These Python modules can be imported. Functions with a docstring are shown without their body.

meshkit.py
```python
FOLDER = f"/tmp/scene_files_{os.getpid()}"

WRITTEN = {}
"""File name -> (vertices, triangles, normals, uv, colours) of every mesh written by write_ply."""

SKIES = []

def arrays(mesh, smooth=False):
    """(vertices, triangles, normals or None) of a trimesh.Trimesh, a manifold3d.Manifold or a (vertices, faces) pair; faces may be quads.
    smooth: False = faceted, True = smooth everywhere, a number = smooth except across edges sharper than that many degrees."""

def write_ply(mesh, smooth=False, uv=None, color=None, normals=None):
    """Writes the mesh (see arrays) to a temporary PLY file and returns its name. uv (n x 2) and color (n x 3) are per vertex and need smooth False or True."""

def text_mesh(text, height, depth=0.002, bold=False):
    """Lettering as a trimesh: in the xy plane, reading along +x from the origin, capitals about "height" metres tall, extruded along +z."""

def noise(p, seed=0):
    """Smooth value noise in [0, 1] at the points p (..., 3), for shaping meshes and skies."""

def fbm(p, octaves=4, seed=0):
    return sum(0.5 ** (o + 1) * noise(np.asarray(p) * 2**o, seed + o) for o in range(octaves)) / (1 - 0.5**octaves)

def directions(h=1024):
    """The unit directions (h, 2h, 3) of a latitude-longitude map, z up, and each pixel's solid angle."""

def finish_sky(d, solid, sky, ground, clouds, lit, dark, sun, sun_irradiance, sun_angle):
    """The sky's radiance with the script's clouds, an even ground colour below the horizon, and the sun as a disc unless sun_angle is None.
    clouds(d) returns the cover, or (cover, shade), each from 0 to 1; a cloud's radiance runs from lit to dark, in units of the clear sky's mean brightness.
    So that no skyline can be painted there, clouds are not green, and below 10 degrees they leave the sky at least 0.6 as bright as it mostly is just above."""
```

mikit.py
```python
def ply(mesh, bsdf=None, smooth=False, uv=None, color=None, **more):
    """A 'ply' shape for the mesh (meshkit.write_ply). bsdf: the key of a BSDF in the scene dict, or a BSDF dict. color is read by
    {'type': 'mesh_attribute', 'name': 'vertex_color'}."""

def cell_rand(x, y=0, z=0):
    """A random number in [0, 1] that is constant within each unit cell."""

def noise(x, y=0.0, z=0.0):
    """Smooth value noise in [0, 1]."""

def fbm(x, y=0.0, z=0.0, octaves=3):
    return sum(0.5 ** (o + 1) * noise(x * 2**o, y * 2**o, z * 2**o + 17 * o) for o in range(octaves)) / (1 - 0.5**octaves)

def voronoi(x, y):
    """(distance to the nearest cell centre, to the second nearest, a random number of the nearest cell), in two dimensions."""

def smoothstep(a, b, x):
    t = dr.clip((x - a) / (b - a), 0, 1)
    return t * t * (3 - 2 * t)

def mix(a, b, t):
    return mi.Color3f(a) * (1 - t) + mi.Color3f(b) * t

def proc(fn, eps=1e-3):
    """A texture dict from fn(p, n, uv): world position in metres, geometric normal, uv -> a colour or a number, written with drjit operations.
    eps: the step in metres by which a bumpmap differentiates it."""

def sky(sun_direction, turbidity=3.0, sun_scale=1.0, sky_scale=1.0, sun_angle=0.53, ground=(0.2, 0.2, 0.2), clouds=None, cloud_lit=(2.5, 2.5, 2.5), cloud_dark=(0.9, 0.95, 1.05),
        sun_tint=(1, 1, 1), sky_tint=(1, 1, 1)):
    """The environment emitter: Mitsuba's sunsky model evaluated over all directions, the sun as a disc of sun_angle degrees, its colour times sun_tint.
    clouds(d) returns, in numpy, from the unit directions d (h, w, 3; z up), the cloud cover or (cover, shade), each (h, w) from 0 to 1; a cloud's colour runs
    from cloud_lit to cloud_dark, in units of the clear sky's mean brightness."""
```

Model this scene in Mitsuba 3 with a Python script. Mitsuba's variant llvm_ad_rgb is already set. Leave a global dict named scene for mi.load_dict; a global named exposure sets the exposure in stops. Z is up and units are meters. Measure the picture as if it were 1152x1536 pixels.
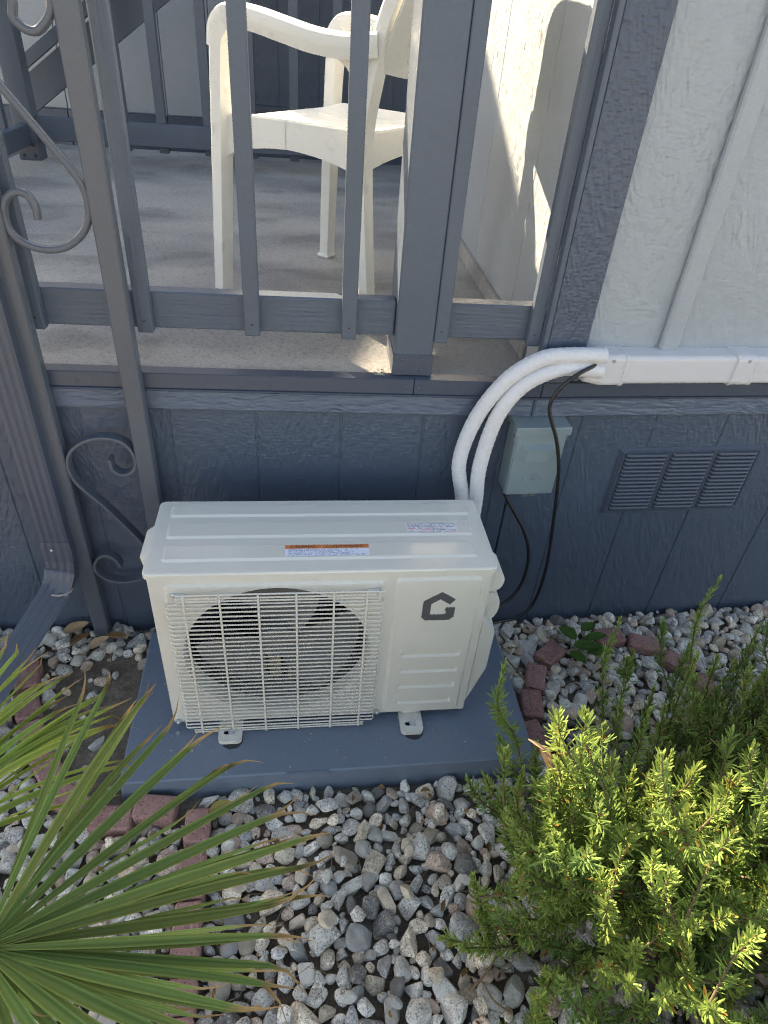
import math
import numpy as np, trimesh, mitsuba as mi, drjit as dr
import mikit, meshkit
from mikit import noise, fbm, smoothstep, mix, proc
from shapely.geometry import Polygon, Point, box as sbox
from scipy.spatial import cKDTree

T = mi.ScalarTransform4f
rng = np.random.default_rng(7)
scene, labels = {}, {}

# ------------------------------------------------------------------ camera, light, exposure
CAM = np.array([0.0, -1.418, 1.4905])
FWD = np.array([0.10673766, 0.79427335, -0.59811112])
UP = np.array([-0.00526344, 0.60199058, 0.79848584])
scene['camera'] = {'type': 'perspective', 'fov': 60.1, 'fov_axis': 'x', 'near_clip': 0.02, 'far_clip': 200.0,
                   'to_world': T().look_at(origin=CAM.tolist(), target=(CAM + FWD).tolist(), up=UP.tolist())}
SUN = np.array([-1.0, 1.4, 0.93])                      # towards the sun: low behind the porch, from the left
scene['sky'] = mikit.sky(SUN.tolist(), turbidity=3.5, sun_scale=1.1, sun_tint=(.95, 0.98, 1.02), sky_tint=(1.32, .985, 0.775))
exposure = 3.92


# ------------------------------------------------------------------ helpers
def rgb(r, g, b):
    return {'type': 'rgb', 'value': [r, g, b]}


def numbered(key):
    if key not in scene and key not in labels:
        return key
    i = 1
    while f'{key}_{i:03d}' in scene or f'{key}_{i:03d}' in labels:
        i += 1
    return f'{key}_{i:03d}'


def thing(name, label, category, group=None):
    key = numbered(name)
    labels[key] = {'label': label, 'category': category}
    if group:
        labels[key]['group'] = group
    return key


def add(key, mesh, bsdf, smooth=30, uv=None, color=None, kind=None, label=None):
    key = numbered(key)
    scene[key] = mikit.ply(mesh, bsdf, smooth=smooth, uv=uv, color=color)
    if kind or label:
        labels.setdefault(key, {})
        if kind:
            labels[key]['kind'] = kind
        if label:
            labels[key]['label'] = label
    return key


def cat(ms):
    return trimesh.util.concatenate(ms)


def bx(x0, x1, y0, y1, z0, z1, c=0.002):
    """A box with chamfered edges."""
    c = min(c, (x1 - x0) * .4, (y1 - y0) * .4, (z1 - z0) * .4)
    P = []
    for sx, X in ((1, x0), (-1, x1)):
        for sy, Y in ((1, y0), (-1, y1)):
            for sz, Z in ((1, z0), (-1, z1)):
                P += [(X, Y + sy * c, Z + sz * c), (X + sx * c, Y, Z + sz * c), (X + sx * c, Y + sy * c, Z)]
    return trimesh.convex.convex_hull(np.array(P))


def hull(P):
    return trimesh.convex.convex_hull(np.array(P, float))


def spline(P, n=8):
    P = np.asarray(P, float)
    Q = np.vstack([2 * P[0] - P[1], P, 2 * P[-1] - P[-2]])
    out = []
    for i in range(1, len(Q) - 2):
        a, b, c, d = Q[i - 1], Q[i], Q[i + 1], Q[i + 2]
        for t in np.linspace(0, 1, n, endpoint=False):
            out.append(.5 * (2 * b + (c - a) * t + (2 * a - 5 * b + 4 * c - d) * t * t + (3 * b - a - 3 * c + d) * t ** 3))
    out.append(P[-1])
    return np.array(out)


def frames(P, ref):
    P = np.asarray(P, float)
    t = np.gradient(P, axis=0)
    t /= np.linalg.norm(t, axis=1, keepdims=True) + 1e-12
    ref = np.asarray(ref, float)
    a = np.cross(t, ref)
    bad = np.linalg.norm(a, axis=1) < 1e-4
    a[bad] = np.cross(t[bad], ref + [.3, .2, .1])
    a /= np.linalg.norm(a, axis=1, keepdims=True)
    return t, a, np.cross(a, t)


def sweep(P, section, ref=(0, 1, 0), scale=None, caps=True):
    """Sweeps a closed 2-D section (k, 2) along the path: section x along a = t x ref, section y along b = a x t (towards ref)."""
    P = np.asarray(P, float)
    t, a, b = frames(P, ref)
    S = np.asarray(section, float)
    sc = np.ones((len(P), 2)) if scale is None else np.asarray(scale, float).reshape(len(P), -1) * np.ones((1, 2))
    V = P[:, None] + (S[None, :, 0] * sc[:, :1])[..., None] * a[:, None] + (S[None, :, 1] * sc[:, 1:])[..., None] * b[:, None]
    n, k = len(P), len(S)
    i, j = np.meshgrid(np.arange(n - 1), np.arange(k), indexing='ij')
    q = np.stack([i * k + j, i * k + (j + 1) % k, (i + 1) * k + (j + 1) % k, (i + 1) * k + j], -1).reshape(-1, 4)
    F = np.vstack([q[:, [0, 1, 2]], q[:, [0, 2, 3]]])
    V = V.reshape(-1, 3)
    if caps:
        c0, c1 = len(V), len(V) + 1
        V = np.vstack([V, P[0], P[-1]])
        jj = np.arange(k)
        F = np.vstack([F, np.stack([np.full(k, c0), (jj + 1) % k, jj], 1), np.stack([np.full(k, c1), (n - 1) * k + jj, (n - 1) * k + (jj + 1) % k], 1)])
    m = trimesh.Trimesh(V, F, process=False)
    if m.volume < 0:
        m.invert()
    return m


def circle(r, k=8):
    a = np.arange(k) * 2 * np.pi / k
    return np.stack([r * np.cos(a), r * np.sin(a)], 1)


def rrect(w, h, r, seg=3):
    """A rounded rectangle centred on 0."""
    out = []
    for cx, cy, a0 in ((w / 2 - r, h / 2 - r, 0), (-w / 2 + r, h / 2 - r, 90), (-w / 2 + r, -h / 2 + r, 180), (w / 2 - r, -h / 2 + r, 270)):
        for k in range(seg + 1):
            an = math.radians(a0 + 90 * k / seg)
            out.append((cx + r * math.cos(an), cy + r * math.sin(an)))
    return np.array(out)


def tube(P, r, k=8, ref=(0, 1, 0.13), scale=None):
    return sweep(P, circle(r, k), ref, scale)


def extrude(poly, d):
    return trimesh.creation.extrude_polygon(poly, d, engine='earcut')


def front(mesh2d, y0):
    """Takes an extrusion (x, y, depth) to the x-z plane, its depth towards -y, starting at y0."""
    m = mesh2d.copy()
    v = m.vertices.copy()
    m.vertices = np.stack([v[:, 0], y0 - v[:, 2], v[:, 1]], 1)
    if m.volume < 0:
        m.invert()
    return m


def raised(x0, x1, z0, z1, r, inset, h, holes=()):
    """A pressed panel in the plane (x, y): bevelled rim and flat field of height h (negative: pressed in), as a mesh (x, y, height)."""
    cx, cz = (x0 + x1) / 2, (z0 + z1) / 2
    o = rrect(x1 - x0, z1 - z0, r, 5) + [cx, cz]
    i = rrect(x1 - x0 - 2 * inset, z1 - z0 - 2 * inset, max(r - inset, .001), 5) + [cx, cz]
    k = len(o)
    V = np.vstack([np.c_[o, np.zeros(k)], np.c_[i, np.full(k, h)]])
    j = np.arange(k)
    F = np.vstack([np.stack([j, (j + 1) % k, (j + 1) % k + k], 1), np.stack([j, (j + 1) % k + k, j + k], 1)])
    p = Polygon(i)
    for q in holes:
        p = p.difference(q)
    tv, tf = trimesh.creation.triangulate_polygon(p, engine='earcut')
    return cat([trimesh.Trimesh(V, F, process=False), trimesh.Trimesh(np.c_[tv, np.full(len(tv), h)], tf, process=False)]), Polygon(o)


def placed(m, R=np.eye(3), t=(0, 0, 0)):
    m = m.copy()
    m.vertices = m.vertices @ np.asarray(R).T + np.asarray(t)
    return m


def rotz(a):
    c, s = math.cos(a), math.sin(a)
    return np.array([[c, -s, 0], [s, c, 0], [0, 0, 1.0]])


def lump(m, amp, freq, seed=0):
    m = m.copy()
    n = m.vertex_normals
    m.vertices = m.vertices + n * ((meshkit.fbm(m.vertices * freq, 3, seed) - .5) * 2 * amp)[:, None]
    return m


# ------------------------------------------------------------------ materials
def siding_height(p, n, uv):
    a = dr.select(dr.abs(n.x) > 0.6, p.y, p.x)
    w = p.z
    bend = (noise(a * 9, w * 6, 3.0) - .5) * .02
    one = noise((a + .30 * w + bend) * 185, (w - .3 * a) * 42, 1.0)
    two = noise((a - .26 * w + bend) * 185, (w + .3 * a) * 42, 2.0)
    m = noise(a * 34, w * 17, 7.0)
    ripple = noise(a * 90 + 3, w * 230, 5.0)
    return one * (1 - m) + two * m + .30 * ripple


def band_height(p, n, uv):
    a = dr.select(dr.abs(n.x) > 0.6, p.y, p.x)
    w = p.z + (noise(a * 22, p.z * 30, 4.0) - .5) * .012
    return .65 * noise(a * 34, w * 190, 1.0) + .35 * noise(a * 80, w * 330, 2.0)


def lumber_height(p, n, uv):
    vert = .6 * noise((p.x + p.y) * 420, p.z * 9, 1.0) + .4 * noise((p.x + p.y) * 900, p.z * 30, 2.0)
    return vert + .35 * noise(p.x * 170, p.z * 170, p.y * 170)


def rail_height(p, n, uv):
    return .6 * noise((p.x + p.y) * 11, p.z * 420, 3.0) + .4 * noise((p.x + p.y) * 40, p.z * 800, 4.0)


def painted(base, var=.12, rough=.5):
    b = np.array(base)

    def fn(p, n, uv):
        t = fbm(p.x * 5, p.y * 5, p.z * 4, 3)
        f = noise(p.x * 240, p.y * 240, p.z * 240)
        return mi.Color3f(*b.tolist()) * (1 - var + 2 * var * t) * (.95 + .1 * f)
    return {'type': 'principled', 'base_color': proc(fn), 'roughness': rough, 'specular': .5}


def mat(name, d):
    scene[name] = d
    return name


def bumped(inner, fn, scale, eps=8e-4):
    return {'type': 'bumpmap', 'arbitrary': proc(fn, eps), 'scale': scale, 'bsdf': inner}


BLUE = (.064, .084, .122)
mat('m_blue_siding', bumped(painted(BLUE, .10, .42), siding_height, .0031))
mat('m_blue_band', bumped(painted((.098, .122, .172), .12, .42), band_height, .004))
mat('m_blue_lumber', bumped(painted((.076, .097, .131), .10, .42), lumber_height, .0011))
mat('m_blue_rail', bumped(painted((.074, .095, .130), .10, .42), rail_height, .0013))
mat('m_blue_metal', painted((.062, .074, .104), .06, .30))
mat('m_iron', painted((.082, .095, .118), .06, .28))
mat('m_light_batten', bumped(painted((.315, .345, .372), .03, .42), lumber_height, .0011))
mat('m_light_siding', bumped(painted((.315, .345, .372), .03, .42), siding_height, .0031))
mat('m_pad', painted((.140, .170, .222), .08, .40))
mat('m_unit', {'type': 'principled', 'base_color': rgb(.60, .58, .52), 'roughness': .30, 'specular': .5})
mat('m_unit_top', {'type': 'principled', 'base_color': rgb(.60, .58, .52), 'roughness': .17, 'specular': .7})
mat('m_wire', {'type': 'principled', 'base_color': rgb(.60, .58, .52), 'roughness': .35, 'specular': .5})
mat('m_dark', {'type': 'principled', 'base_color': rgb(.022, .023, .025), 'roughness': .5})
mat('m_fan', {'type': 'principled', 'base_color': rgb(.15, .155, .16), 'roughness': .4})
mat('m_motor', {'type': 'principled', 'base_color': rgb(.34, .30, .22), 'roughness': .6})
mat('m_zinc', {'type': 'principled', 'base_color': rgb(.62, .65, .68), 'roughness': .3, 'metallic': .9})
mat('m_logo', {'type': 'principled', 'base_color': rgb(.085, .085, .09), 'roughness': .35})
mat('m_white_pvc', {'type': 'principled', 'base_color': rgb(.56, .55, .56), 'roughness': .36, 'specular': .45})
mat('m_white_tape', painted((.60, .595, .61), .05, .5))
mat('m_box', {'type': 'principled', 'base_color': rgb(.20, .245, .26), 'roughness': .34, 'specular': .5})
mat('m_cable', {'type': 'principled', 'base_color': rgb(.012, .012, .013), 'roughness': .4})


def chair_col(p, n, uv):
    d = smoothstep(.6, .8, fbm(p.x * 25, p.y * 25, p.z * 25, 3)) * .14 + smoothstep(.78, .84, noise(p.x * 190, p.y * 190, p.z * 190)) * .06
    return mi.Color3f(.64, .64, .605) * (1 - d)


mat('m_chair', {'type': 'principled', 'base_color': proc(chair_col), 'roughness': .38, 'specular': .45})


def concrete_col(p, n, uv):
    big = fbm(p.x * 2.4, p.y * 4.5, 1.0, 3)
    fine = noise(p.x * 330, p.y * 330, p.z * 330)
    grit = smoothstep(.62, .8, noise(p.x * 170, p.y * 170, 4.0))
    c = mix((.215, .216, .220), (.31, .305, .292), smoothstep(.3, .7, big))
    stain = smoothstep(.55, .75, fbm(p.x * 5, p.y * 8, 6.0, 3))
    return c * (.86 + .28 * fine) * (1 - .16 * grit) * (1 - .20 * stain)


def concrete_h(p, n, uv):
    return .6 * noise(p.x * 260, p.y * 260, 1.0) + .4 * noise(p.x * 110, p.y * 110, 2.0)


mat('m_concrete', bumped({'type': 'principled', 'base_color': proc(concrete_col), 'roughness': .85, 'specular': .2}, concrete_h, .0022))


def stone_col(p, n, uv):
    t, r = uv.x, uv.y
    pal = [(.36, .37, .385), (.53, .525, .51), (.42, .418, .412), (.56, .50, .42), (.17, .17, .175), (.44, .35, .30), (.60, .59, .57), (.36, .33, .28)]
    edge = [.12, .36, .56, .70, .77, .84, .92]
    c = mi.Color3f(*pal[0])
    for e, q in zip(edge, pal[1:]):
        c = dr.select(t > e, mi.Color3f(*q), c)
    s1 = noise(p.x * 480, p.y * 480, p.z * 480)
    s2 = noise(p.x * 260 + 9, p.y * 260, p.z * 260)
    band = fbm(p.x * 70 + r * 40, p.y * 70, p.z * 90, 2)
    dark = smoothstep(.56, .74, s1) * smoothstep(.05, .5, r)
    white = smoothstep(.66, .82, s2) * smoothstep(.2, .7, r)
    c = c * (.72 + .56 * band) * (.8 + .4 * r)
    c = c * (1 - .55 * dark) + mi.Color3f(.5, .49, .47) * (.40 * white)
    dirt = smoothstep(.52, .75, fbm(p.x * 26, p.y * 26, p.z * 26 + 3, 2))
    return (c * (1 - .4 * dirt) + mi.Color3f(.09, .07, .05) * (.4 * dirt)) * mi.Color3f(1.18, 1.12, 1.01)


def stone_h(p, n, uv):
    return .5 * noise(p.x * 240, p.y * 240, p.z * 240) + .5 * noise(p.x * 520, p.y * 520, p.z * 520)


mat('m_stone', bumped({'type': 'principled', 'base_color': proc(stone_col), 'roughness': .75, 'specular': .35}, stone_h, .0012))


def soil_col(p, n, uv):
    f = fbm(p.x * 60, p.y * 60, 2.0, 3)
    g = noise(p.x * 420, p.y * 420, 5.0)
    near = mix((.095, .076, .058), (.23, .19, .145), f) * (.65 + .7 * g)
    far = mix((.20, .185, .16), (.29, .27, .24), fbm(p.x * 3, p.y * 3, 1.0, 3))
    return mix(near, far, smoothstep(2.2, 2.6, dr.abs(p.x) + 0.0 * p.y) * 1.0 + (1 - smoothstep(2.2, 2.6, dr.abs(p.x))) * smoothstep(1.9, 2.2, -p.y))


def soil_h(p, n, uv):
    return .5 * noise(p.x * 60, p.y * 60, 1.0) + .3 * noise(p.x * 180, p.y * 180, 2.0) + .2 * noise(p.x * 420, p.y * 420, 3.0)


mat('m_soil', bumped({'type': 'principled', 'base_color': proc(soil_col), 'roughness': .95, 'specular': .1}, soil_h, .006))


def brick_col(p, n, uv):
    f = fbm(p.x * 30, p.y * 30, p.z * 30, 3)
    pit = smoothstep(.62, .78, noise(p.x * 380, p.y * 380, p.z * 380))
    pale = smoothstep(.70, .8, noise(p.x * 210 + 5, p.y * 210, p.z * 210))
    c = mix((.25, .135, .118), (.40, .24, .21), f) * (1 - .5 * pit)
    return c + mi.Color3f(.16, .13, .12) * (.5 * pale)


def brick_h(p, n, uv):
    return .5 * noise(p.x * 300, p.y * 300, p.z * 300) + .5 * noise(p.x * 130, p.y * 130, p.z * 130)


mat('m_brick', bumped({'type': 'principled', 'base_color': proc(brick_col), 'roughness': .9, 'specular': .15}, brick_h, .0022))
VC = {'type': 'mesh_attribute', 'name': 'vertex_color'}
mat('m_palm', {'type': 'principledthin', 'base_color': VC, 'roughness': .34, 'diff_trans': .6, 'spec_trans': 0.0})
mat('m_needle', {'type': 'principledthin', 'base_color': VC, 'roughness': .45, 'diff_trans': .7, 'spec_trans': 0.0})
mat('m_stem', {'type': 'twosided', 'bsdf': {'type': 'principled', 'base_color': VC, 'roughness': .8}})
mat('m_dry', {'type': 'principledthin', 'base_color': VC, 'roughness': .7, 'diff_trans': .5})
mat('m_print_orange', {'type': 'principled', 'base_color': rgb(.52, .17, .05), 'roughness': .4})
mat('m_print_black', {'type': 'principled', 'base_color': rgb(.03, .03, .03), 'roughness': .5})


def smallprint(p, n, uv):
    rows = dr.abs(uv.y * 9 - dr.floor(uv.y * 9) - .5)
    k = dr.floor(uv.y * 9)
    ink = dr.select(rows < .27, 1.0, 0.0) * dr.select(noise(uv.x * 95 + k * 31, k * 7.7) > .42, 1.0, 0.0)
    ink = ink * dr.select((uv.x > .04) & (uv.x < .75 + .22 * mikit.cell_rand(k + 3)), 1.0, 0.0)
    return mix((.66, .69, .76), (.16, .19, .33), ink * .8)


def redprint(p, n, uv):
    rows = dr.abs(uv.y * 6 - dr.floor(uv.y * 6) - .5)
    k = dr.floor(uv.y * 6)
    ink = dr.select(rows < .3, 1.0, 0.0) * dr.select(noise(uv.x * 110 + k * 19, k * 3.3) > .4, 1.0, 0.0)
    ink = ink * dr.select((uv.x > .02) & (uv.x < .97), 1.0, 0.0)
    return mix((.72, .73, .76), mix((.10, .10, .13), (.45, .10, .12), dr.select(mikit.cell_rand(dr.floor(uv.x * 4), k) > .7, 1.0, 0.0)), ink * .85)


mat('m_smallprint', {'type': 'principled', 'base_color': proc(smallprint), 'roughness': .35})
mat('m_redprint', {'type': 'principled', 'base_color': proc(redprint), 'roughness': .35})

# ------------------------------------------------------------------ the ground
DECK = .818


def axis(dense0, dense1, step, far):
    d = np.arange(dense0, dense1 + 1e-6, step)
    g = np.array([.3, .8, 2, 5, 12, far])
    return np.r_[dense0 - g[::-1], d, dense1 + g]


gx, gy = axis(-1.6, 2.0, .02, 40.0), axis(-1.9, .3, .02, 40.0)
GX, GY = np.meshgrid(gx, gy, indexing='ij')
near = (np.abs(GX) < 2.2) & (GY > -2.1) & (GY < .5)
GZ = -.018 + np.where(near, (meshkit.fbm(np.stack([GX * 9, GY * 9, GX * 0], -1), 3) - .5) * .022, 0)
dirt = np.clip(1 - ((GX + .54) / .2) ** 2 - ((GY + .30) / .27) ** 2, 0, 1)
GZ += np.where(near, dirt * .012, 0)
i, j = np.meshgrid(np.arange(len(gx) - 1), np.arange(len(gy) - 1), indexing='ij')
ny = len(gy)
quads = np.stack([i * ny + j, (i + 1) * ny + j, (i + 1) * ny + j + 1, i * ny + j + 1], -1).reshape(-1, 4)
add('gravel_bed', (np.stack([GX, GY, GZ], -1).reshape(-1, 3), quads), 'm_soil', smooth=True, kind='structure')

# ------------------------------------------------------------------ porch floor (concrete slab)
slab = cat([bx(-1.46, .533, -.010, 2.74, .785, DECK, .004), bx(-1.44, .52, .035, 2.72, -.05, .7865, .004)])
add('porch_floor', slab, 'm_concrete', kind='structure')

# ------------------------------------------------------------------ porch skirt wall
pw = thing('porch_wall', 'dark blue board skirt wall under the porch, behind the white outdoor unit', 'wall')
grooves = [-1.56, -1.355, -1.153, -.95, -.745, -.542, -.339, -.136, .067, .270, .473, .520]
for k in range(len(grooves) - 1):
    a, b = grooves[k], grooves[k + 1]
    add(pw + '__board', bx(a + .002, b - .002, .0, .018, -.06, .79, .0022), 'm_blue_siding', smooth=False)
    if k % 2 == 0 and b - a > .1:
        m = (a + b) / 2 + .02
add(pw + '__backing', bx(-1.56, .52, .0026, .03, -.06, .80, .001), 'm_blue_siding', smooth=False)
add(pw + '__band_board', lump(bx(-1.56, .530, -.016, -.0006, .7267, .778, .004), .0, 30), 'm_blue_band')
for a, b in ((-1.56, .232), (.2335, .540)):
    drip = cat([bx(a, b, -.021, -.0105, .784, .8205, .0015), bx(a, b, -.026, -.0108, .781, .7838, .0008), bx(a, b, -.021, .012, .8206, .8218, .0004)])
    add(pw + '__drip_edge', drip, 'm_blue_metal')
for x in (-.52, -.1, .215, .245, .43):
    add(pw + '__nail', placed(trimesh.creation.icosphere(1, .004), np.diag([1, .5, 1]), (x, -.021, .80)), 'm_blue_metal', smooth=True)

# ------------------------------------------------------------------ house wall on the right
TH, XC = .0656429, .53165
EX, NO = np.array([math.cos(TH), math.sin(TH), 0]), np.array([math.sin(TH), -math.cos(TH), 0])


def W(m):
    """From the wall's own frame (along the wall, out of the wall as -y, up) to the world."""
    return placed(m, rotz(TH), (XC, 0, 0))


hw = thing('house_wall', 'house wall with pale grey siding above dark blue skirting, carrying the vent', 'wall')
sk = [-.010, .140, .345, .548, .806, 1.01, 1.21, 1.41, 1.62, 2.2]
for k in range(len(sk) - 1):
    gap = .004 if k == 4 - 1 else .0018
    add(hw + '__skirt_board', W(bx(sk[k] + .0018, sk[k + 1] - gap, .0, .018, -.06, .79, .002)), 'm_blue_siding', smooth=False)
add(hw + '__skirt_backing', W(bx(0, 2.2, .0026, .03, -.06, .795, .001)), 'm_blue_siding', smooth=False)
add(hw + '__band_board', W(bx(-.0005, 2.2, -.016, -.0006, .7267, .778, .004)), 'm_blue_band')
add(hw + '__drip_edge', W(cat([bx(.0095, 2.2, -.021, -.004, .784, .8205, .0015), bx(.0095, 2.2, -.026, -.0045, .781, .7838, .0008)])), 'm_blue_metal')
add(hw + '__siding_panel', W(bx(.088, .290, .0, .016, .815, 2.9, .002)), 'm_light_siding', smooth=False)
add(hw + '__siding_panel', W(bx(.2925, 2.2, .0, .016, .815, 2.9, .002)), 'm_light_siding', smooth=False)
add(hw + '__batten', W(bx(.279, .324, -.020, -.0005, .815, 2.9, .005)), 'm_light_batten')
add(hw + '__corner_board', W(bx(-.004, .0935, -.020, -.0007, .824, 2.9, .003)), 'm_blue_siding', smooth=False)
add(hw + '__corner_moulding', W(bx(-.016, -.0045, -.024, .0, .824, 2.9, .002)), 'm_blue_lumber')
# the same house's side, along the porch
add(hw + '__corner_trim', bx(.5255, .535, .004, .105, .824, 2.9, .002), 'm_light_batten')
for a, b in ((.1065, .328), (.3305, .826), (.830, 1.35), (1.354, 1.88), (1.884, 2.70)):
    add(hw + '__side_panel', bx(.5335, .55, a, b, .83, 2.9, .002), 'm_light_siding', smooth=False)
add(hw + '__side_backing', bx(.549, .565, .1, 2.72, .80, 2.9, .001), 'm_light_siding')
add(hw + '__baseboard', bx(.517, .5325, .106, 2.70, .8185, .862, .002), 'm_concrete', label='bare weathered grey board along the foot of the side wall')

# vent in the skirt
vt = thing('wall_vent', 'dark blue pressed metal vent with three columns of louvres in the skirting', 'vent')
v0, v1, z0, z1 = .272, .692, .410, .624
holes = [Polygon([(a, .427), (b, .427), (b, .611), (a, .611)]) for a, b in ((.290, .409), (.422, .545), (.557, .676))]
m, _ = raised(v0, v1, z0, z1, .006, .006, .007, holes)
add(vt + '__frame', W(front(m, -.0006)), 'm_blue_metal', smooth=False)
rim = [(v0 + .010, z0 + .010), (v1 - .010, z0 + .010), (v1 - .010, z1 - .010), (v0 + .010, z1 - .010), (v0 + .010, z0 + .010)]
add(vt + '__rim', W(cat([tube([(p[0], -.0078, p[1]), (q[0], -.0078, q[1])], .0018, 6) for p, q in zip(rim[:-1], rim[1:])])), 'm_blue_metal', smooth=40)
add(vt + '__backing', W(bx(v0 + .01, v1 - .01, -.0016, -.0004, z0 + .01, z1 - .01, .0003)), 'm_blue_metal')
for a, b in ((.290, .409), (.422, .545), (.557, .676)):
    for q in range(15):
        zt = .611 - q * .01227
        prof = [(0, 0), (.007, -.0012), (.0098, -.0045), (.0095, -.0085), (.0085, -.0088), (.0085, -.005), (.006, -.0025), (0, -.0014)]
        P = np.array([(a + .001, 0, zt), (a + .004, 0, zt), (a + .008, 0, zt), (b - .008, 0, zt), (b - .004, 0, zt), (b - .001, 0, zt)])
        sc = np.array([.35, .8, 1, 1, .8, .35])
        S = np.array(prof)
        V = np.array([[(x, -.0058 - s * S_[0], z + S_[1]) for S_ in S] for (x, _, z), s in zip(P, sc)])
        kk = len(S)
        ii, jj = np.meshgrid(np.arange(5), np.arange(kk), indexing='ij')
        qd = np.stack([ii * kk + jj, (ii + 1) * kk + jj, (ii + 1) * kk + (jj + 1) % kk, ii * kk + (jj + 1) % kk], -1).reshape(-1, 4)
        mm = trimesh.Trimesh(V.reshape(-1, 3), np.vstack([qd[:, [0, 1, 2]], qd[:, [0, 2, 3]]]), process=False)
        if mm.volume < 0:
            mm.invert()
        add(vt + '__louvre', W(mm), 'm_blue_metal', smooth=50)
for x, z in ((v0 + .012, z1 - .011), ((v0 + v1) / 2, z1 - .009), (v1 - .014, z0 + .012)):
    add(vt + '__screw', W(placed(trimesh.creation.icosphere(1, .0042), np.diag([1, .5, 1]), (x, -.0085, z))), 'm_blue_metal', smooth=True)

# ------------------------------------------------------------------ rear of the porch
rw = thing('rear_wall', 'shaded dark blue siding wall behind the chair at the back of the porch', 'wall')
for a, b in ((-.42, -.19), (-.187, .02), (.023, .225)):
    add(rw + '__board', bx(a, b, 2.76, 2.78, 1.06, 2.9, .002), 'm_blue_siding', smooth=False)
add(rw + '__backing', bx(-.42, .534, 2.7625, 2.80, 1.0, 2.9, .001), 'm_blue_siding')
add(rw + '__skirt', bx(-.42, .534, 2.745, 2.79, .80, 1.03, .002), 'm_blue_siding', smooth=False)
add(rw + '__ledge', bx(-.43, .23, 2.70, 2.79, 1.031, 1.059, .003), 'm_blue_metal')
d = add(rw + '__door', bx(.262, .533, 2.755, 2.79, 1.032, 2.9, .004), 'm_blue_lumber')
add(d + '__trim', bx(.395, .412, 2.742, 2.7545, 1.034, 2.9, .003), 'm_iron')
for z in (1.12, 1.36):
    add(d + '__hinge', bx(.244, .260, 2.742, 2.754, z, z + .09, .002), 'm_motor')
add(rw + '__door_frame', bx(.232, .2615, 2.748, 2.79, 1.03, 2.9, .002), 'm_blue_lumber')
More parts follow.
